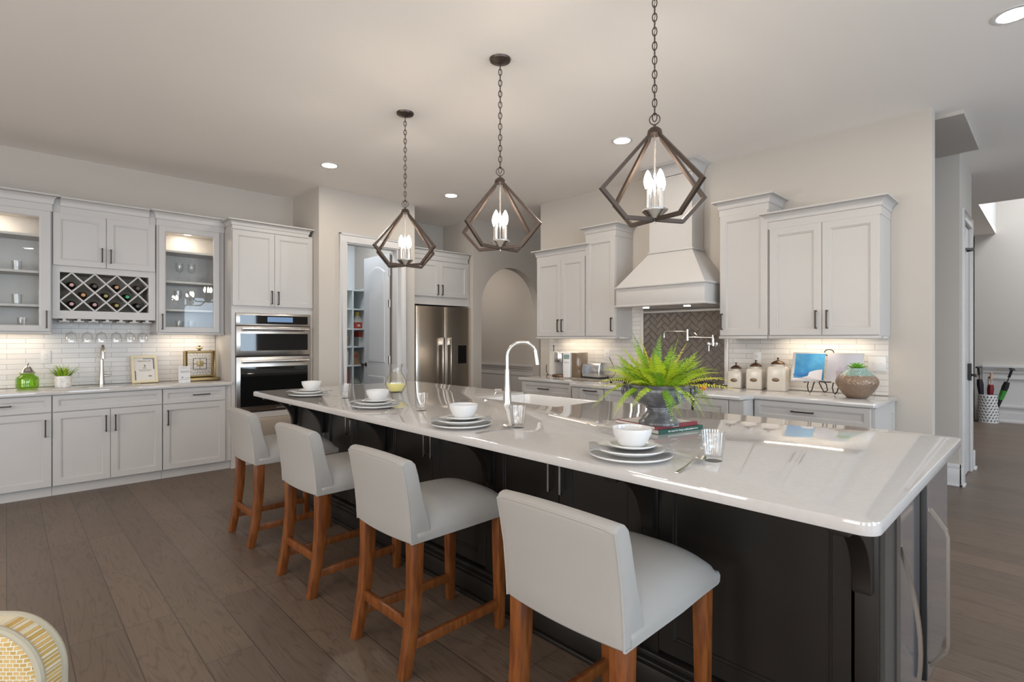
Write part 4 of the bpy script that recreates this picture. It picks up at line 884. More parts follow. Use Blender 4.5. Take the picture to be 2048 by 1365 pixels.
m = MB(); m.prism(rrect(-.46, 0, -.45, .0, .05), .09, lambda u, v, w: (u, v, .39+w)); m.build('seat', 'weave', r, bevel=.02)
for u, v in ((-.43, -.41), (-.03, -.41), (-.43, .02), (-.03, .02)): MB().cyl((u, v, 0), (u, v, .40), .015, .022, 12).build('leg', 'leg', r, smooth=True)
# ------------------------------------------------------------------ pendants and recessed lights
def make_pendant():
    r = thing('pendant_light', '', 'pendant light', (0, 0, ZC), 0, 'geometric cage pendants over the island')
    m = MB(); m.lathe([(0, -.03), (.014, -.028), (.03, -.022), (.062, -.012), (.066, 0), (0, 0)], n=32); m.build('canopy', 'lampmetal', r, smooth=True)
    # chain of alternating links
    m = MB(); z = -.03; i = 0
    while z > -.672:
        pts = []
        for k in range(12):
            a = 2*PI*k/12; u, v = .0105*math.cos(a), .0205*math.sin(a); pts.append((u, 0, z-.017+v) if i % 2 else (0, u, z-.017+v))
        m.tube(pts, .0028, 6, closed=True); z -= .0335; i += 1
    m.tube([(.003*math.sin(q*3), .003*math.cos(q*2), -.03-.65*q/40) for q in range(41)], .0016, 5)
    m.build('chain', 'lampmetal', r, smooth=True)
    m = MB(); m.tube([(.024*math.cos(2*PI*k/24), 0, -.694+.024*math.sin(2*PI*k/24)) for k in range(24)], .0027, 6, closed=True); m.build('loop', 'lampmetal', r, smooth=True)
    m = MB(); m.cyl((0, 0, -.718), (0, 0, -.735), .006, n=10); m.lathe([(0, -.728), (.018, -.732), (.032, -.745), (.036, -.765), (0, -.765)], n=20); m.build('hub', 'lampmetal', r, smooth=True)
    for k in range(4):
        a = math.radians((-38, 38, 142, 218)[k]); c, s_ = math.cos(a), math.sin(a); P3 = lambda rr, z, o=0: Vector((rr*c, rr*s_, z))
        m = MB(); side = Vector((-s_, c, 0)); w = .017
        # flat bar bent in a kite: out, in, and along the bottom to the hub
        o = [(.022, -.752), (.285, -1.04), (.155, -1.172), (.008, -1.172)]; inn = [(.034, -.785), (.260, -1.039), (.147, -1.154), (.008, -1.154)]
        rs = []
        for (ra, za), (rb, zb) in zip(o, inn): rs.append([m.v(P3(ra, za)+side*w/2), m.v(P3(ra, za)-side*w/2), m.v(P3(rb, zb)-side*w/2), m.v(P3(rb, zb)+side*w/2)])
        m.loft(rs); m.build('arm', 'lampmetal', r)
    m = MB(); m.cyl((0, 0, -.76), (0, 0, -1.18), .0045, n=10); m.build('stem', 'nickel', r, smooth=True)
    m = MB(); m.lathe([(0, -1.165), (.022, -1.16), (.06, -1.125), (.062, -1.118), (0, -1.112)], n=8); m.build('cup', 'nickel', r)
    for k in range(4):
        a = PI/2*k+PI/4; x, y = .04*math.cos(a), .04*math.sin(a)
        m = MB(); m.cyl((x, y, -1.115), (x, y, -1.025), .0115, n=14); c = m.build('candle', 'nickel', r, smooth=True)
        m = MB(); m.lathe([(0, -1.026), (.010, -1.024), (.0175, -1.0), (.0185, -.985), (.014, -.962), (.006, -.944), (.0015, -.938), (0, -.937)], (x, y, 0), 14); m.build('bulb', 'bulb', c, smooth=True)
    return r
p = make_pendant()
for i, (y, a, lab) in enumerate(((3.45, -34, 'cage pendant light nearest the wall ovens, before the pantry door'), (2.38, -36, 'middle cage pendant light of the three over the island'), (1.31, -65, 'cage pendant light nearest the camera, before the range hood'))):
    if i == 0: p.location = (2.19, y, ZC); p.rotation_euler.z = math.radians(a); p['label'] = lab
    else: dup(p, (2.19, y, ZC), math.radians(a), lab)
def make_can():
    r = thing('recessed_light', '', 'ceiling light', (0, 0, ZC), 0, 'recessed ceiling lights')
    m = MB(); m.lathe([(.092, 0), (.092, -.003), (.072, -.005), (.068, -.003), (.068, -.001)], n=40); m.build('trim_ring', 'plast', r, smooth=True)
    m = MB(); m.lathe([(0, -.0025), (.068, -.0025)], n=40); m.build('lens', 'lit', r); return r
c0 = make_can()
for i, (x, y, lab) in enumerate(((2.308, 5.009, 'round recessed light in the ceiling before the oven cabinet and pantry'), (3.845, 5.05, 'round recessed light in the ceiling before the refrigerator'), (3.85, 2.622, 'round recessed light in the ceiling before the range hood'), (3.853, .16, 'round recessed light cut by the top right photo corner'))):
    if i == 0: c0.location = (x, y, ZC); c0['label'] = lab
    else: dup(c0, (x, y, ZC), label=lab)
for x, y in ((.3, -1.2), (-1.6, 1.2), (-1.6, 3.6), (3.85, -2.3), (6.2, -1.2)): dup(c0, (x, y, ZC), label='round recessed light in the ceiling behind the camera')
# ------------------------------------------------------------------ range wall counter things
ZR = .9045
r = thing('cooktop', 'gas cooktop with black grates set in the range counter', 'cooktop', (4.50, 2.64, ZR))
m = MB(); m.prism(rrect(-.26, .24, -.45, .45, .015), .008, lambda u, v, w: (u, v, w)); m.build('plate', 'steel', r, bevel=.003)
for y in (-.29, 0, .29):
    m = MB()
    for x in (-.20, -.02, .20): m.box(x-.008, x+.008, y-.135, y+.135, .03, .045)
    for yy in (-.13, 0, .13): m.box(-.205, .205, y+yy-.007, y+yy+.007, .03, .045)
    for x in (-.2, .2):
        for yy in (-.128, .128): m.box(x-.009, x+.009, y+yy-.008, y+yy+.008, .008, .03)
    m.build('grate', 'black', r, bevel=.002)
    for x in (-.11, .10): MB().lathe([(0, .008), (.04, .009), (.042, .018), (.03, .024), (0, .026)], (x, y, 0), 18).build('burner', 'black', r, smooth=True)
for k in range(5): MB().lathe([(0, .008), (.017, .008), (.016, .03), (0, .032)], (-.235, -.16+.08*k, 0), 14).build('knob', 'nickel', r, smooth=True)
r = thing('pot_filler', 'wall-mounted jointed pot filler faucet on the herringbone tiles', 'faucet', (4.93, 2.29, 1.30))
m = MB(); m.lathe([(0, 0), (.032, 0), (.03, .012), (.016, .02), (.016, .05), (0, .052)], (0, 0, 0), 20, 'y')
m.bm.transform(Matrix.Rotation(-PI/2, 4, 'Z')); m.build('flange', 'nickel', r, smooth=True)
m = MB(); m.cyl((-.05, 0, -.02), (-.05, 0, .085), .013, n=14); m.cyl((-.05, 0, 0), (-.085, .02, 0), .012, n=12); m.lathe([(0, -.018), (.017, -.014), (.02, 0), (.017, .014), (0, .018)], (-.09, .022, 0), 14); m.cyl((-.09, .022, 0), (-.09, .022, -.07), .005, n=10); m.build('valve', 'nickel', r, smooth=True)
m = MB(); m.cyl((-.05, 0, .06), (-.12, .225, .065), .0085, n=12); m.cyl((-.12, .225, .03), (-.12, .225, .14), .014, n=14); m.build('arm', 'nickel', r, smooth=True)
m = MB(); m.cyl((-.12, .225, .12), (-.09, .47, .125), .0085, n=12); m.tube([(-.09, .47, .125), (-.088, .49, .12), (-.087, .497, .10), (-.087, .498, .06)], .009, 12); m.build('spout', 'nickel', r, smooth=True)
def canister(x, y, s, h, lab, rz=.10):
    t = thing('canister', lab, 'canister', (x, y, ZR), RZ+rz, 'cream canisters by the cooktop')
    m = MB(); a = s/2; L = lambda k, z: [m.v((u, v, z)) for u, v in rrect(-a*k, a*k, -a*k, a*k, .018*k, 4)]
    m.loft([L(.97, 0), L(1, .006), L(1, h-.03), L(.97, h-.012), L(.86, h)], True, True)
    m.lathe([(a*.70, h-.002), (a*.66, h+.006), (a*.68, h+.022), (0, h+.022)], n=28); m.build('jar', 'cream', t, smooth=True, angle=50)
    m = MB(); m.lathe([(a*.74, h+.020), (a*.76, h+.023), (a*.66, h+.034), (a*.42, h+.046), (a*.12, h+.053), (.006, h+.056), (.006, h+.066), (.010, h+.07), (.008, h+.077), (0, h+.078)], n=28); m.build('lid', 'lid', t, smooth=True, angle=60)
    m = MB(); P = [(.030*math.cos(2*PI*k/24), .016*math.sin(2*PI*k/24)) for k in range(24)]; m.loft([[m.v((u*q, -a-d, h*.46+v*q)) for u, v in P] for q, d in ((1, -.001), (1, .003), (.85, .005))]); m.build('plaque', 'plaque', t, smooth=True, angle=40)
canister(4.80, 2.035, .125, .150, 'shortest cream canister with bronze lid, next to the cooktop')
canister(4.79, 1.856, .135, .178, 'middle cream canister with bronze lid and oval plaque')
canister(4.775, 1.665, .148, .205, 'tallest cream canister with bronze lid, next to the cookbook stand')
# open cookbook on an iron easel
r = thing('book_easel', 'wrought-iron scroll easel on the range counter', 'book stand', (4.76, 1.30, ZR), RZ)
m = MB(); rr_ = .0045
for x in (-.115, .065):
    m.tube([(x, -.02, .10), (x-.005, -.035, .055), (x+.008, -.055, .02), (x+.02, -.06, .005), (x+.035, -.055, .03), (x+.042, -.04, .075), (x+.046, -.02, .10)], rr_, 8)
    m.tube([(x+.09, .07, .005), (x+.075, .05, .04), (x+.06, .02, .10), (x+.05, .035, .19), (x+.045, .06, .285)], rr_, 8)
    m.tube([(x+.09, .07, .005), (x+.11, .08, .02), (x+.105, .07, .07), (x+.09, .04, .10)], rr_, 8)
m.tube([(-.15, -.028, .085), (-.10, -.02, .10), (-.04, -.012, .098), (.0, -.018, .095), (.08, -.02, .1), (.13, -.028, .085)], rr_, 8)
m.tube([(.01+.034*math.cos(2*PI*k/20), .07, .33+.026*math.sin(2*PI*k/20)) for k in range(20)], .004, 8, closed=True)
for x in (-.05, .05): m.tube([(x, .06, .20), (x, .068, .27), (x+.0, .07, .31)], .004, 8)
for s in (-.065, .085): m.tube([(s+.02*math.cos(2*PI*k/16), .068, .297+.018*math.sin(2*PI*k/16)) for k in range(16)], .0035, 8, closed=True)
m.build('frame', 'iron', r, smooth=True)
r = thing('open_cookbook', 'open cookbook on the easel showing a blue sea and a flower pot', 'book', (4.76, 1.30, ZR+.095), RZ)
def page(x0, x1, y0, y1, tilt=.07):  # page sheet between two upright edges; returns mapper (u,v)->point
    return lambda u, v, d=0: Vector((x0+(x1-x0)*u, y0+(y1-y0)*u+.028*math.sin(PI*u)*(-1)+tilt*v-d, .235*v))
for nm, f, g in (('page_block', page(-.015, -.235, .0, -.075), 'L'), ('page_block', page(.0, .262, .0, -.045), 'R')):
    m = MB(); n = 8; A = []
    for d in (0, -.012): A.append([[m.v(f(i/n, j/4, d)) for i in range(n+1)] for j in range(5)])
    for q in range(2):
        for j in range(4):
            for i in range(n): m.f([A[q][j][i], A[q][j][i+1], A[q][j+1][i+1], A[q][j+1][i]])
    for i in range(n): m.f([A[0][0][i], A[0][0][i+1], A[1][0][i+1], A[1][0][i]]); m.f([A[0][4][i], A[0][4][i+1], A[1][4][i+1], A[1][4][i]])
    for j in range(4): m.f([A[0][j][0], A[0][j+1][0], A[1][j+1][0], A[1][j][0]]); m.f([A[0][j][n], A[0][j+1][n], A[1][j+1][n], A[1][j][n]])
    o = m.build(nm, 'paper', r, smooth=True, angle=40)
    def patch(nme, poly, mt, d):
        q = MB(); q.f([q.v(f(u, v, d)) for u, v in poly]); q.f([q.v(f(u, v, d-.0004)) for u, v in poly]); return q.build(nme, mt, o)
    def grid(nme, u0, u1, v0, v1, mt, d):
        q = MB(); G = [[q.v(f(u0+(u1-u0)*i/8, v0+(v1-v0)*j, d)) for i in range(9)] for j in range(2)]
        for i in range(8): q.f([G[0][i], G[0][i+1], G[1][i+1], G[1][i]])
        return q.build(nme, mt, o)
    if g == 'L':
        grid('sea_picture', .0, .90, .04, .96, 'sea', .0008)
        q = pr('village_print', (.72, .66, .66), .4)
        patch('village_picture', [(.02, .05), (.9, .05), (.9, .12), (.6, .14), (.42, .20), (.38, .33), (.2, .40), (.02, .42)], q, .004+.024)
        patch('horizon_picture', [(.45, .22), (.88, .20), (.88, .26), (.45, .30)], pr('deep_sea', (.03, .16, .42), .4), .003+.024)
    else:
        grid('pale_picture', .02, .96, .04, .96, pr('pale_print', (.60, .58, .63), .4), .0008)
        patch('pot_picture', [(.36, .12), (.60, .10), (.68, .38), (.33, .40)], 'mauve', .03)
        patch('flower_picture', [(.36, .42), (.44, .54), (.5, .47), (.6, .58), (.64, .42), (.5, .40)], 'lilac', .031)
        patch('leaf_picture', [(.74, .36), (.78, .36), (.88, .62), (.84, .66)], 'lilac', .026)
# hammered vase with a succulent
r = thing('hammered_vase', 'squat hammered vase with mint neck holding a green succulent', 'vase', (4.585, 1.04, ZR))
m = MB(); m.lathe([(0, 0), (.056, 0), (.066, .003), (.090, .028), (.112, .058), (.130, .088), (.1385, .112), (.1385, .128), (.132, .146), (.118, .164), (.098, .183), (.078, .201), (.064, .214), (.059, .225), (.053, .223), (.057, .21), (.09, .17), (0, .16)], n=64); m.build('vase', 'hammer', r, smooth=True, angle=60)
m = MB()
for ringn, el, L in ((11, .30, .070), (9, .70, .06), (7, 1.15, .048)):
    for k in range(ringn):
        a = 2*PI*k/ringn+el; d = Vector((math.cos(a)*math.cos(el), math.sin(a)*math.cos(el), math.sin(el))); c = Vector((0, 0, .222)); m.tube([c, c+d*L*.45, c+d*L], [.005, .0075, .001], 7)
m.build('succulent', 'succ', r, smooth=True)
# appliances and small things on the coffee side
r = thing('coffee_maker', 'white and silver single-serve coffee maker', 'coffee maker', (4.66, 3.93, ZR), RZ+.30)
m = MB(); m.box(-.005, .085, -.10, .16, .004, .29); m.build('housing', 'plast', r, bevel=.008)
m = MB(); m.box(.085, .20, -.06, .16, .004, .286); m.build('water_tank', pr('smoked_tank', (.16, .11, .07), .15), r, bevel=.006)
m = MB(); m.box(-.13, -.006, .0, .16, .03, .29); m.build('back_housing', 'grey', r, bevel=.006)
m = MB(); m.cyl((-.07, -.035, .175), (-.07, -.035, .29), .062, n=24); m.build('brew_head', 'steel', r, smooth=True, bevel=.004)
m = MB(); m.box(-.135, -.006, -.11, .0, .004, .035); m.build('drip_tray', 'lid', r, bevel=.005)
B(.005, .075, -.1015, -.099, .215, .265).build('screen', 'screen', r)
for k in range(3): MB().cyl((.02+.02*k, -.0995, .175), (.02+.02*k, -.103, .175), .007, n=10).build('button', 'grey', r)
r = thing('toaster', 'stainless two-slice toaster with black lever end', 'toaster', (4.69, 3.555, ZR), RZ-.12)
m = MB(); m.prism([(-.075, .022), (.075, .022), (.078, .10), (.07, .155), (.05, .18), (-.05, .18), (-.07, .155), (-.078, .10)], .26, lambda u, v, w: (-.12+w, u, v)); m.build('shell', 'nickel', r, bevel=.008, seg=3)
m = MB(); m.box(-.135, .145, -.078, .078, .008, .024); m.build('base', 'black', r, bevel=.005)
for s in (-.028, .028): B(-.09, .11, s-.012, s+.012, .1785, .1815).build('slot', 'black', r)
m = MB(); m.tube([(-.124, -.045, .05), (-.145, -.045, .06), (-.152, -.04, .13), (-.15, 0, .16), (-.152, .04, .13), (-.145, .045, .06), (-.124, .045, .05)], .007, 8); m.build('lever_guard', 'chrome', r, smooth=True)
m = MB(); m.box(-.142, -.118, -.018, .018, .11, .13); m.build('lever', 'black', r, bevel=.003)
m = MB(); m.tube([(.14, .05, .03), (.155, .12, .02), (.13, .20, .06), (.06, .232, .15), (.02, .236, .205), (.0, .236, .235)], .003, 8); m.build('power_cord', 'black', r, smooth=True)
r = thing('paper_towel_holder', 'paper towel roll on an upright dark metal holder', 'paper towel holder', (4.75, 4.21, ZR))
m = MB(); m.lathe([(.02, .012), (.058, .012), (.058, .29), (.02, .29)], n=28); m.build('paper_roll', 'paper', r, smooth=True, angle=40)
m = MB(); m.cyl((0, 0, .004), (0, 0, .35), .005, n=10); m.lathe([(0, .37), (.009, .36), (.006, .348), (0, .345)], n=12)
for a in range(3): m.tube([(0, 0, .010), (.075*math.cos(a*2.1+.4), .075*math.sin(a*2.1+.4), .012), (.09*math.cos(a*2.1+.4), .09*math.sin(a*2.1+.4), .0)], .005, 8)
m.tube([(-.04, .06, .012), (-.05, .075, .06), (-.05, .075, .12), (-.045, .065, .13)], .004, 8); m.build('holder', 'iron', r, smooth=True)
def plate(label, loc, rz, w, h, kind):
    r = thing('wall_outlet' if kind == 'o' else 'light_switch', label, 'outlet' if kind == 'o' else 'switch', loc, rz); m = MB(); m.box(-w/2, w/2, -.006, 0, -h/2, h/2); m.build('cover_plate', 'plast', r, bevel=.003)
    if kind == 'o':
        for z in (-.02, .02):
            o = B(-.014, .014, -.008, -.0055, z-.013, z+.013).build('socket', 'plast', r, bevel=.002)
            q = MB(); q.box(-.007, -.005, -.0085, -.0078, z-.005, z+.005); q.box(.005, .007, -.0085, -.0078, z-.005, z+.005); q.build('slots', 'ink', o)
    else:
        for x in (-.023, .023): q = MB(); q.box(x-.004, x+.004, -.018, -.005, .0, .012); q.build('toggle', 'plast', r, bevel=.001)
plate('white outlet behind the middle canister', (WALLX, 1.905, 1.17), RZ, .075, .118, 'o')
plate('white outlet on the tiles beside the toaster', (WALLX, 3.565, 1.165), RZ, .075, .118, 'o')
plate('white double light switch at the end of the range backsplash', (WALLX, .985, 1.15), RZ, .12, .12, 's')
plate('white outlet on the bar tiles above the grass pot', (.262, WALLY, 1.18), 0, .075, .125, 'o')
# ------------------------------------------------------------------ bar counter things
ZB = .9045
r = thing('glass_jar', 'squat green glass jar with domed silver lid', 'jar', (.132, 6.30, ZB))
m = MB(); m.lathe([(0, .002), (.066, 0), (.074, .006), (.078, .03), (.078, .09), (.072, .108), (.05, .122), (.047, .13), (.055, .14), (.05, .14), (.044, .128), (.068, .104), (.074, .088), (.074, .03), (.068, .01), (0, .010)], n=36); m.build('jar', 'green', r, smooth=True, angle=60)
m = MB(); m.lathe([(.058, .141), (.060, .146), (.04, .165), (.036, .18), (.022, .197), (.008, .203), (.006, .212), (.013, .222), (.010, .235), (0, .238)], n=28); m.build('lid', 'silver', r, smooth=True, angle=60)
r = thing('grass_plant', 'faux bright green grass in a pale stone pot', 'plant', (.373, 6.30, ZB))
m = MB(); m.lathe([(0, 0), (.056, 0), (.058, .004), (.063, .10), (.061, .105), (.056, .102), (.054, .09), (0, .09)], n=28); m.build('pot', 'stone', r, smooth=True, angle=50)
bl = []
for q in range(3):
    m = MB(); L = (.13, .115, .10)[q]; rs = []
    for k in range(6): u = k/5; w = .007*(1-u**2)+.0005; x = (.035, .06, .015)[q]*u*u; rs.append([m.v((x, -w, L*u-.25*L*u**3*(q == 1))), m.v((x-.001, w, L*u-.25*L*u**3*(q == 1)))])
    m.loft(rs, False, False, closed=False); bl.append(m.build('blade', 'grass', r))
for k in range(75):
    o = bl[k % 3] if k < 3 else bl[k % 3].copy()
    if k >= 3: COL.objects.link(o); o.parent = r
    a = rnd.uniform(0, 2*PI); d = rnd.uniform(0, .045); o.location = (d*math.cos(a), d*math.sin(a), .088); o.rotation_euler = (rnd.uniform(-.2, .2), d/.045*.55+rnd.uniform(-.1, .15), a); o.scale = (1, 1, rnd.uniform(.75, 1.05))
r = thing('bar_faucet', 'single-hole nickel faucet at the bar sink', 'faucet', (.662, 6.40, ZB))
m = MB(); m.lathe([(0, 0), (.026, 0), (.026, .004), (.022, .05), (.0165, .16), (.0145, .24)], n=22); m.build('body', 'nickel', r, smooth=True)
m = MB(); m.tube([(0, 0, .235), (0, -.002, .30), (0, -.015, .345), (0, -.045, .375), (0, -.085, .375), (0, -.115, .345), (0, -.125, .315)], .0125, 14); m.build('spout', 'nickel', r, smooth=True)
m = MB(); m.cyl((0, -.125, .32), (0, -.128, .255), .014, .016, 16); m.build('spray_head', 'chrome', r, smooth=True)
m = MB(); m.cyl((.015, 0, .085), (.062, -.004, .085), .011, n=14); m.cyl((.056, -.004, .085), (.056, -.01, .165), .0035, n=10); m.build('lever', 'nickel', r, smooth=True)
# framed certificate leaning back
r = thing('certificate_frame', 'certificate in a pale gold frame leaning on the bar backsplash', 'picture frame', (1.008, 6.37, ZB)); r.rotation_euler = (math.radians(-13), 0, math.radians(4)); w, h = .222, .28
m = MB(); m.loft([[m.v(p) for p in ((-w/2+i, y, i), (w/2-i, y, i), (w/2-i, y, h-i), (-w/2+i, y, h-i))] for i, y in ((0, .012), (0, -.004), (.004, -.008), (.022, -.006), (.024, .0), (.024, .004))], False, False); m.build('frame', 'palegold', r, smooth=True, angle=30)
o = B(-w/2+.02, w/2-.02, .002, .006, .02, h-.02).build('sheet', 'paper', r)
m = MB(); m.prism([(-.01, h-.036), (w/2-.036, h-.036), (w/2-.036, .14), (w/2-.028, .14), (w/2-.028, h-.03), (-.01, h-.03)], .0012, lambda u, v, w_: (u, .0008+w_, v)); m.build('border_band', 'navy', o); B(-w/2+.028, -w/2+.036, .0008, .002, .03, .125).build('border_band', 'navy', o)
Z_ = (PI/2, 0, 0)
text('heading', 'CERTIFICATE', .0195, 'ink', o, (0, .0012, .222), Z_); m = MB(); m.loft([[m.v(p) for p in ((-.006, y, .168), (.004, y, .164), (.012, y, .176), (.0, y, .188), (-.006, y, .186), (.002, y, .178))] for y in (.0008, .0018)]); m.build('emblem', 'ink', o)
m = MB()
for b in ((-.015, .016, .150, .155), (-.055, .06, .132, .1345), (-.045, .05, .122, .1245), (.03, .058, .064, .074)): m.box(b[0], b[1], .0008, .0018, b[2], b[3])
m.build('printed_lines', 'ink', o)
r = thing('badge_sign', 'small acrylic sign card standing before the clock on the bar counter', 'sign', (1.300, 6.14, ZB)); r.rotation_euler = (math.radians(-6), 0, math.radians(2))
B(-.052, .052, -.002, .002, 0, .165).build('card', pr('card_stock', (.58, .56, .55), .3), r); 
text('heading', 'BADGE', .024, 'ink', r, (.008, -.0024, .108), Z_)
m = MB(); m.box(-.03, .03, -.0028, -.0018, .145, .149); m.box(-.045, .052, -.0028, -.0018, .030, .0335); m.box(.008, .042, -.0028, -.0018, .045, .050); m.cyl((-.018, -.0028, .052), (-.018, -.0018, .052), .010, n=16); m.build('printed_marks', pr('pale_ink', (.30, .29, .29), .7), r)
m = MB(); m.box(-.052, .052, -.012, .03, 0, .004); m.build('foot', 'glass', r)
# skeleton clock
r = thing('table_clock', 'square openwork clock in an antique gold frame with finial on top', 'clock', (1.485, 6.36, ZB), math.radians(2)); 
m = MB(); m.prism([(-.185, 0), (.185, 0), (.185, .012), (.17, .016), (.165, .03), (-.165, .03), (-.17, .016), (-.185, .012)], .09, lambda u, v, w: (u, -.055+w, v)); m.build('base', 'gold', r, bevel=.003)
m = MB(); z0, z1, hw = .03, .315, .15
for b in ((-hw, -hw+.03, z0, z1), (hw-.03, hw, z0, z1), (-hw+.03, hw-.03, z0, z0+.025), (-hw+.03, hw-.03, z1-.025, z1)): m.box(b[0], b[1], -.035, .02, b[2], b[3])
m.build('frame', 'gold', r, bevel=.004)
cz = (z0+z1)/2+.005; m = MB()
for s in (-1, 1): m.obox((s*.062, -.02, cz-.058), (s*.062, -.02, cz+.058), .005, .005); m.obox((-.062, -.02, cz+s*.058), (.062, -.02, cz+s*.058), .005, .005)
m.obox((-.062, -.02, cz), (.062, -.02, cz), .004, .004); m.obox((0, -.02, cz-.058), (0, -.02, cz+.058), .004, .004)
for k in range(24):
    a = 2*PI*k/24; c, s_ = math.cos(a), math.sin(a); q = max(abs(c), abs(s_)); m.obox((.064*c/q, -.018, cz+.06*s_/q), (.118*c/q, -.018, cz+.115*s_/q), .0016, .0016)
m.build('dial_wires', 'iron', r)
m = MB(); m.box(-.03, .03, -.03, -.012, cz-.028, cz+.028); m.build('movement', 'gold', r, bevel=.002)
m = MB(); m.obox((0, -.033, cz), (.045, -.033, cz+.012), .004, .002); m.obox((0, -.034, cz), (-.004, -.034, cz+.05), .003, .002); m.build('hands', 'black', r)
m = MB(); m.lathe([(.008, z1), (.02, z1+.008), (.006, z1+.014), (.034, z1+.026), (.03, z1+.032), (.008, z1+.04), (.011, z1+.054), (0, z1+.06)], n=20); m.build('finial', 'gold', r, smooth=True)
# stemware hanging under the wine cabinet and glasses inside the glass cabinets
def wineglass(h, rb, up=True, flare=1.0):
    t = thing('wine_glass', '', 'wine glass', (0, 0, 0)); s = 1 if up else -1; m = MB()
    P = [(0, .0), (.034, .0), (.034, .003), (.006, .008), (.0035, .02), (.0035, h*.45), (.010, h*.50), (rb*.8, h*.60), (rb, h*.74), (rb*.95*flare, h), (rb*.95*flare-.0015, h), (rb-.002, h*.74), (rb*.78, h*.61), (0, h*.52)]
    m.lathe([(a, s*b) for a, b in P], n=28); m.build('glass', 'glass', t, smooth=True, angle=60); return t
hg = None
ordn = ('leftmost', 'second from left', 'third from left', 'fourth from left', 'fifth from left', 'rightmost')
for x, o_ in zip((.431, .547, .651, .767, .874, .976), ordn):
    lab = 'stemmed glass hanging upside down under the wine cabinet, %s of the six' % o_
    if hg is None: hg = wineglass(.195, .042, False, 1.05); hg['label'] = lab; hg['group'] = 'hanging stemware'; hg.location = (x, 6.33, 1.512-.0)
    else: dup(hg, (x, 6.33, 1.512), label=lab)
ug = None
for x, z, lab in ((1.305, 1.9355, 'stemmed glass, upper shelf of lit cabinet above clock, side nearer the wine lattice'), (1.415, 1.9355, 'stemmed glass, upper shelf of lit cabinet above clock, side nearer the oven cabinet'), (1.29, 1.6485, 'stemmed glass, middle shelf of lit cabinet above clock, side nearer the wine lattice'), (1.41, 1.6485, 'stemmed glass, middle shelf of lit cabinet above clock, side nearer the oven cabinet')):
    if ug is None: ug = wineglass(.205, .036); ug['label'] = lab; ug['group'] = 'stemware in the lit cabinet'; ug.location = (x, 6.38, z)
    else: dup(ug, (x, 6.38, z), label=lab)
tg = None
def shortglass():
    t = thing('drinking_glass', '', 'drinking glass', (0, 0, 0), 0, 'tumblers in the glass cabinets'); m = MB(); m.lathe([(0, 0), (.031, 0), (.036, .09), (.0345, .09), (.030, .012), (0, .012)], n=28); m.build('glass', 'glass', t, smooth=True, angle=60); return t
for x, y, z, lab in ((1.305, 6.38, 1.4455, 'tumbler on the floor of the lit cabinet above the clock, nearer the wine lattice'), (1.415, 6.38, 1.4455, 'tumbler on the floor of the lit cabinet above the clock, nearer the oven cabinet'), (.065, 6.36, 1.9455, 'tumbler on the upper shelf of the glass cabinet above the green jar'), (.065, 6.36, 1.6505, 'tumbler on the middle shelf of the glass cabinet above the green jar'), (.10, 6.36, 1.4455, 'tumbler on the floor of the glass cabinet above the green jar')):
    if tg is None: tg = shortglass(); tg['label'] = lab; tg.location = (x, y, z)
    else: dup(tg, (x, y, z), label=lab)
# ------------------------------------------------------------------ pantry shelves and groceries
r = thing('pantry_shelving', 'white cubby shelving inside the pantry', 'shelving', (2.64, 6.86, 0)); m = MB(); zs = (.30, .705, .98, 1.245, 1.495, 1.775, 2.045)
for x in (.0, .42, .855, 1.045): m.box(x, x+.02, 0, .33, 0, 2.065)
for z in zs: m.box(.02, 1.045, .002, .33, z-.02, z)
m.build('cubbies', 'shelfw', r); B(0, 1.06, .331, .338, 0, 2.06).build('back_panel', pr('shelf_back', (.36, .34, .30), .7), r)
def goods(name, lab, cat, loc): return thing(name, lab, cat, loc)
r = goods('detergent_jug', 'red and white jug with yellow cap on a pantry shelf', 'jug', (3.63, 6.98, 1.4955)); m = MB(); m.loft([[m.v((u, v, z)) for u, v in rrect(-a, a, -.05, .05, .03)] for a, z in ((.065, 0), (.07, .02), (.07, .085), (.068, .09))]); m.build('lower_body', 'redp', r, smooth=True, angle=40)
m = MB(); m.loft([[m.v((u, v, z)) for u, v in rrect(-a, a, -.05*b, .05*b, .03*b)] for a, b, z in ((.068, 1, .09), (.06, .95, .14), (.03, .6, .18), (.028, .6, .185))]); m.build('upper_body', 'plast', r, smooth=True, angle=40)
m = MB(); m.cyl((0, 0, .185), (0, 0, .235), .034, .03, 18); m.build('cap', 'yel', r, smooth=True); B(-.02, .02, -.052, -.049, .03, .06).build('label', 'plast', r)
r = goods('cardboard_box', 'brown cardboard box with red mark on a pantry shelf', 'box', (3.57, 7.0, .9805)); B(-.06, .075, -.07, .08, 0, .19).build('box', 'kraft', r, bevel=.002); MB().cyl((.01, -.0705, .12), (.01, -.0715, .12), .022, n=12).build('red_mark', 'redp', r)
r = goods('food_carton', 'red and white carton on a pantry shelf behind the door edge', 'box', (3.66, 6.99, 1.2455)); B(-.03, .03, -.06, .08, 0, .13).build('carton', 'plast', r); B(-.031, .031, -.061, .081, .13, .21).build('carton_top', 'redp', r)
r = goods('folded_cloths', 'crumpled pale cloths on a low pantry shelf', 'cloth', (3.60, 6.99, .7055)); m = MB(); 
m.loft([[m.v((.085*s*math.cos(2*PI*k/20)*(1+.12*math.sin(k*1.7)), .07*s*math.sin(2*PI*k/20), z+.008*math.sin(k*2.3)*(z > 0))) for k in range(20)] for s, z in ((.9, 0), (1, .02), (.85, .05), (.5, .075), (.1, .08))]); m.build('cloths', 'cloth', r, smooth=True)
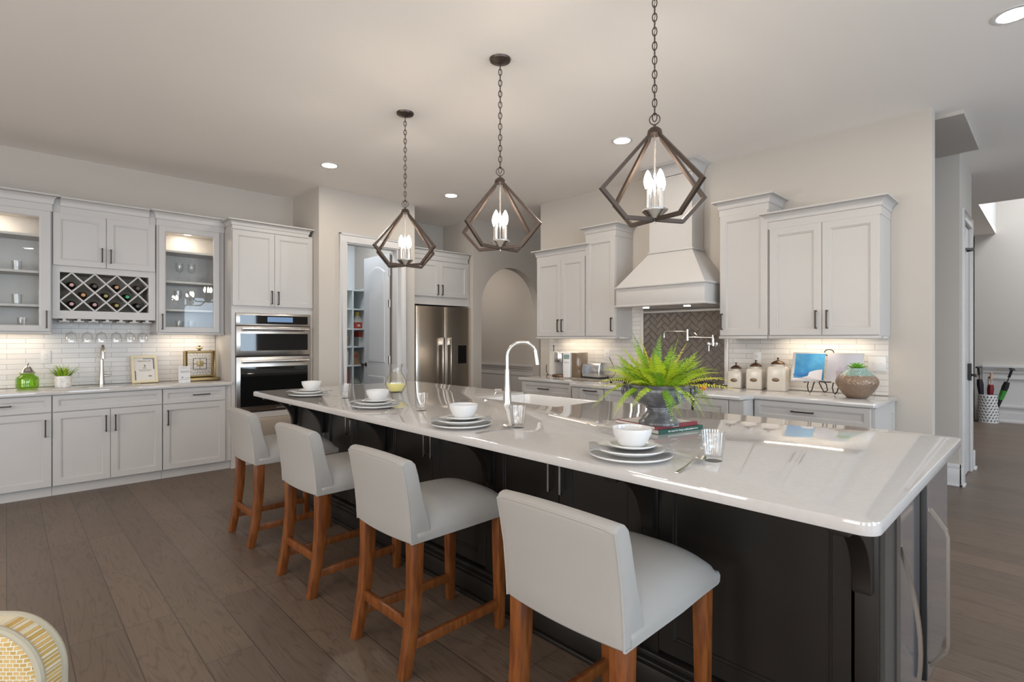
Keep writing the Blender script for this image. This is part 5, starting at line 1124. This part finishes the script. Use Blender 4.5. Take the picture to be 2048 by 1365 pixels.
for x, z, h, mt, lab in ((3.40, .9805, .20, 'plast', 'white printed carton in the near pantry cubby'), (3.40, .7055, .22, 'redp', 'red box low in the near pantry cubby'), (3.40, 1.2455, .14, 'kraft', 'brown packet in the near pantry cubby')):
    r = goods('food_box', lab, 'box', (x, 6.95, z)); B(-.05, .05, -.06, .1, 0, h).build('box', mt, r, bevel=.002)
    q = MB(); q.box(-.03, .03, -.0612, -.0602, h*.55, h*.8); q.box(-.035, .01, -.0612, -.0602, h*.2, h*.4); q.build('print', 'ink' if mt == 'plast' else 'paper', r)
# ------------------------------------------------------------------ foyer things
r = thing('umbrella_stand', 'white cylindrical umbrella stand with leaf-shaped cutouts', 'umbrella stand', (11.45, .775, 0)); R0 = .128
m = MB(); m.lathe([(R0-.006, .45), (R0, .45), (R0, 0), (0, 0), (0, .008), (R0-.006, .008), (R0-.006, .45)], n=40); m.build('cylinder', 'plast', r, smooth=True, angle=40)
m = MB()
for row in range(9):
    for k in range(18):
        a = 2*PI*(k+.5*(row % 2))/18; zc = .035+row*.047; tl = (.9 if (k % 6) < 3 else -.9)*(1-abs(row-4)/9); P = []
        for j in range(8):
            q = 2*PI*j/8; u, v = .0075*math.cos(q), .02*math.sin(q); u, v = u*math.cos(tl)-v*math.sin(tl), u*math.sin(tl)+v*math.cos(tl)
            aa = a+u/R0; P.append(m.v(((R0+.0008)*math.cos(aa), (R0+.0008)*math.sin(aa), zc+v)))
        m.f(P)
m.build('leaf_hole_shade', 'dk', r)  # dark leaf patches on the shell stand in for the shaded openings
def umbrella(lab, p, d, mats, L, hm, gl):
    t = thing('umbrella', lab, 'umbrella', p, 0, 'umbrellas in the stand'); d = Vector(d).normalized(); a = d.cross(Vector((0, 1, 0))).normalized(); b = d.cross(a)
    m = MB(); rs = []
    for k in range(9):
        u = k/8; rs.append([m.v(d*L*u+(a*math.cos(2*PI*j/12)+b*math.sin(2*PI*j/12))*(.012+.034*u**1.2*(1 if u < .95 else .6))*(1+.22*math.cos(4*PI*j/12*1.5))) for j in range(12)])
    m.loft(rs); m.build('folded_canopy', mats[0], t, smooth=True)
    if len(mats) > 1:
        m = MB(); rs = []
        for k in range(3): u = .55+.12*k; rs.append([m.v(d*L*u+(a*math.cos(2*PI*j/12)+b*math.sin(2*PI*j/12))*(.0145+.034*u**1.2)*(1+.22*math.cos(4*PI*j/12*1.5))) for j in range(12)])
        m.loft(rs, False, False); m.build('stripe', mats[1], t, smooth=True)
    m = MB(); m.cyl(d*L, d*(L+gl*.4), .007, n=8); m.cyl(d*(L+gl*.35), d*(L+gl), .018, .016, 10)
    if hm == 'umbk': m.cyl(d*(L+gl-.015), d*(L+gl+.01), .042, .03, 12)
    m.build('grip', hm, t, smooth=True)
umbrella('black folded umbrella in the white stand', (11.43, .83, .03), (.0, .06, .78), ('umbk',), .66, 'umbk', .20)
umbrella('red folded umbrella with pale wooden handle in the white stand', (11.47, .77, .03), (-.05, -.03, .7), ('umbr',), .58, 'peach', .20)
umbrella('black, green and white golf umbrella in the white stand', (11.44, .73, .03), (-.05, -.22, .78), ('umbk', 'umbg'), .66, 'umbk', .22)
r = thing('leaning_picture', 'dark brown framed picture leaning on the foyer wall', 'picture', (12.04, 1.06, .01), math.radians(-90)); r.rotation_euler = (math.radians(-4), 0, math.radians(-90))
m = MB(); w, h = .36, .46
for b in ((-w/2, -w/2+.03, 0, h), (w/2-.03, w/2, 0, h), (-w/2+.03, w/2-.03, 0, .03), (-w/2+.03, w/2-.03, h-.03, h)): m.box(b[0], b[1], -.02, .005, b[2], b[3])
m.build('frame', 'frameb', r, bevel=.003); o = B(-w/2+.028, w/2-.028, -.01, -.004, .028, h-.028).build('artwork', 'art', r); q = MB(); q.box(-.09, .02, -.0112, -.0102, .18, .33); q.build('pale_print', 'paper', o); q = MB(); q.box(-.08, -.04, -.0122, -.0112, .26, .32); q.box(-.03, .01, -.0122, -.0112, .19, .25); q.build('print_blocks', 'mauve', o)
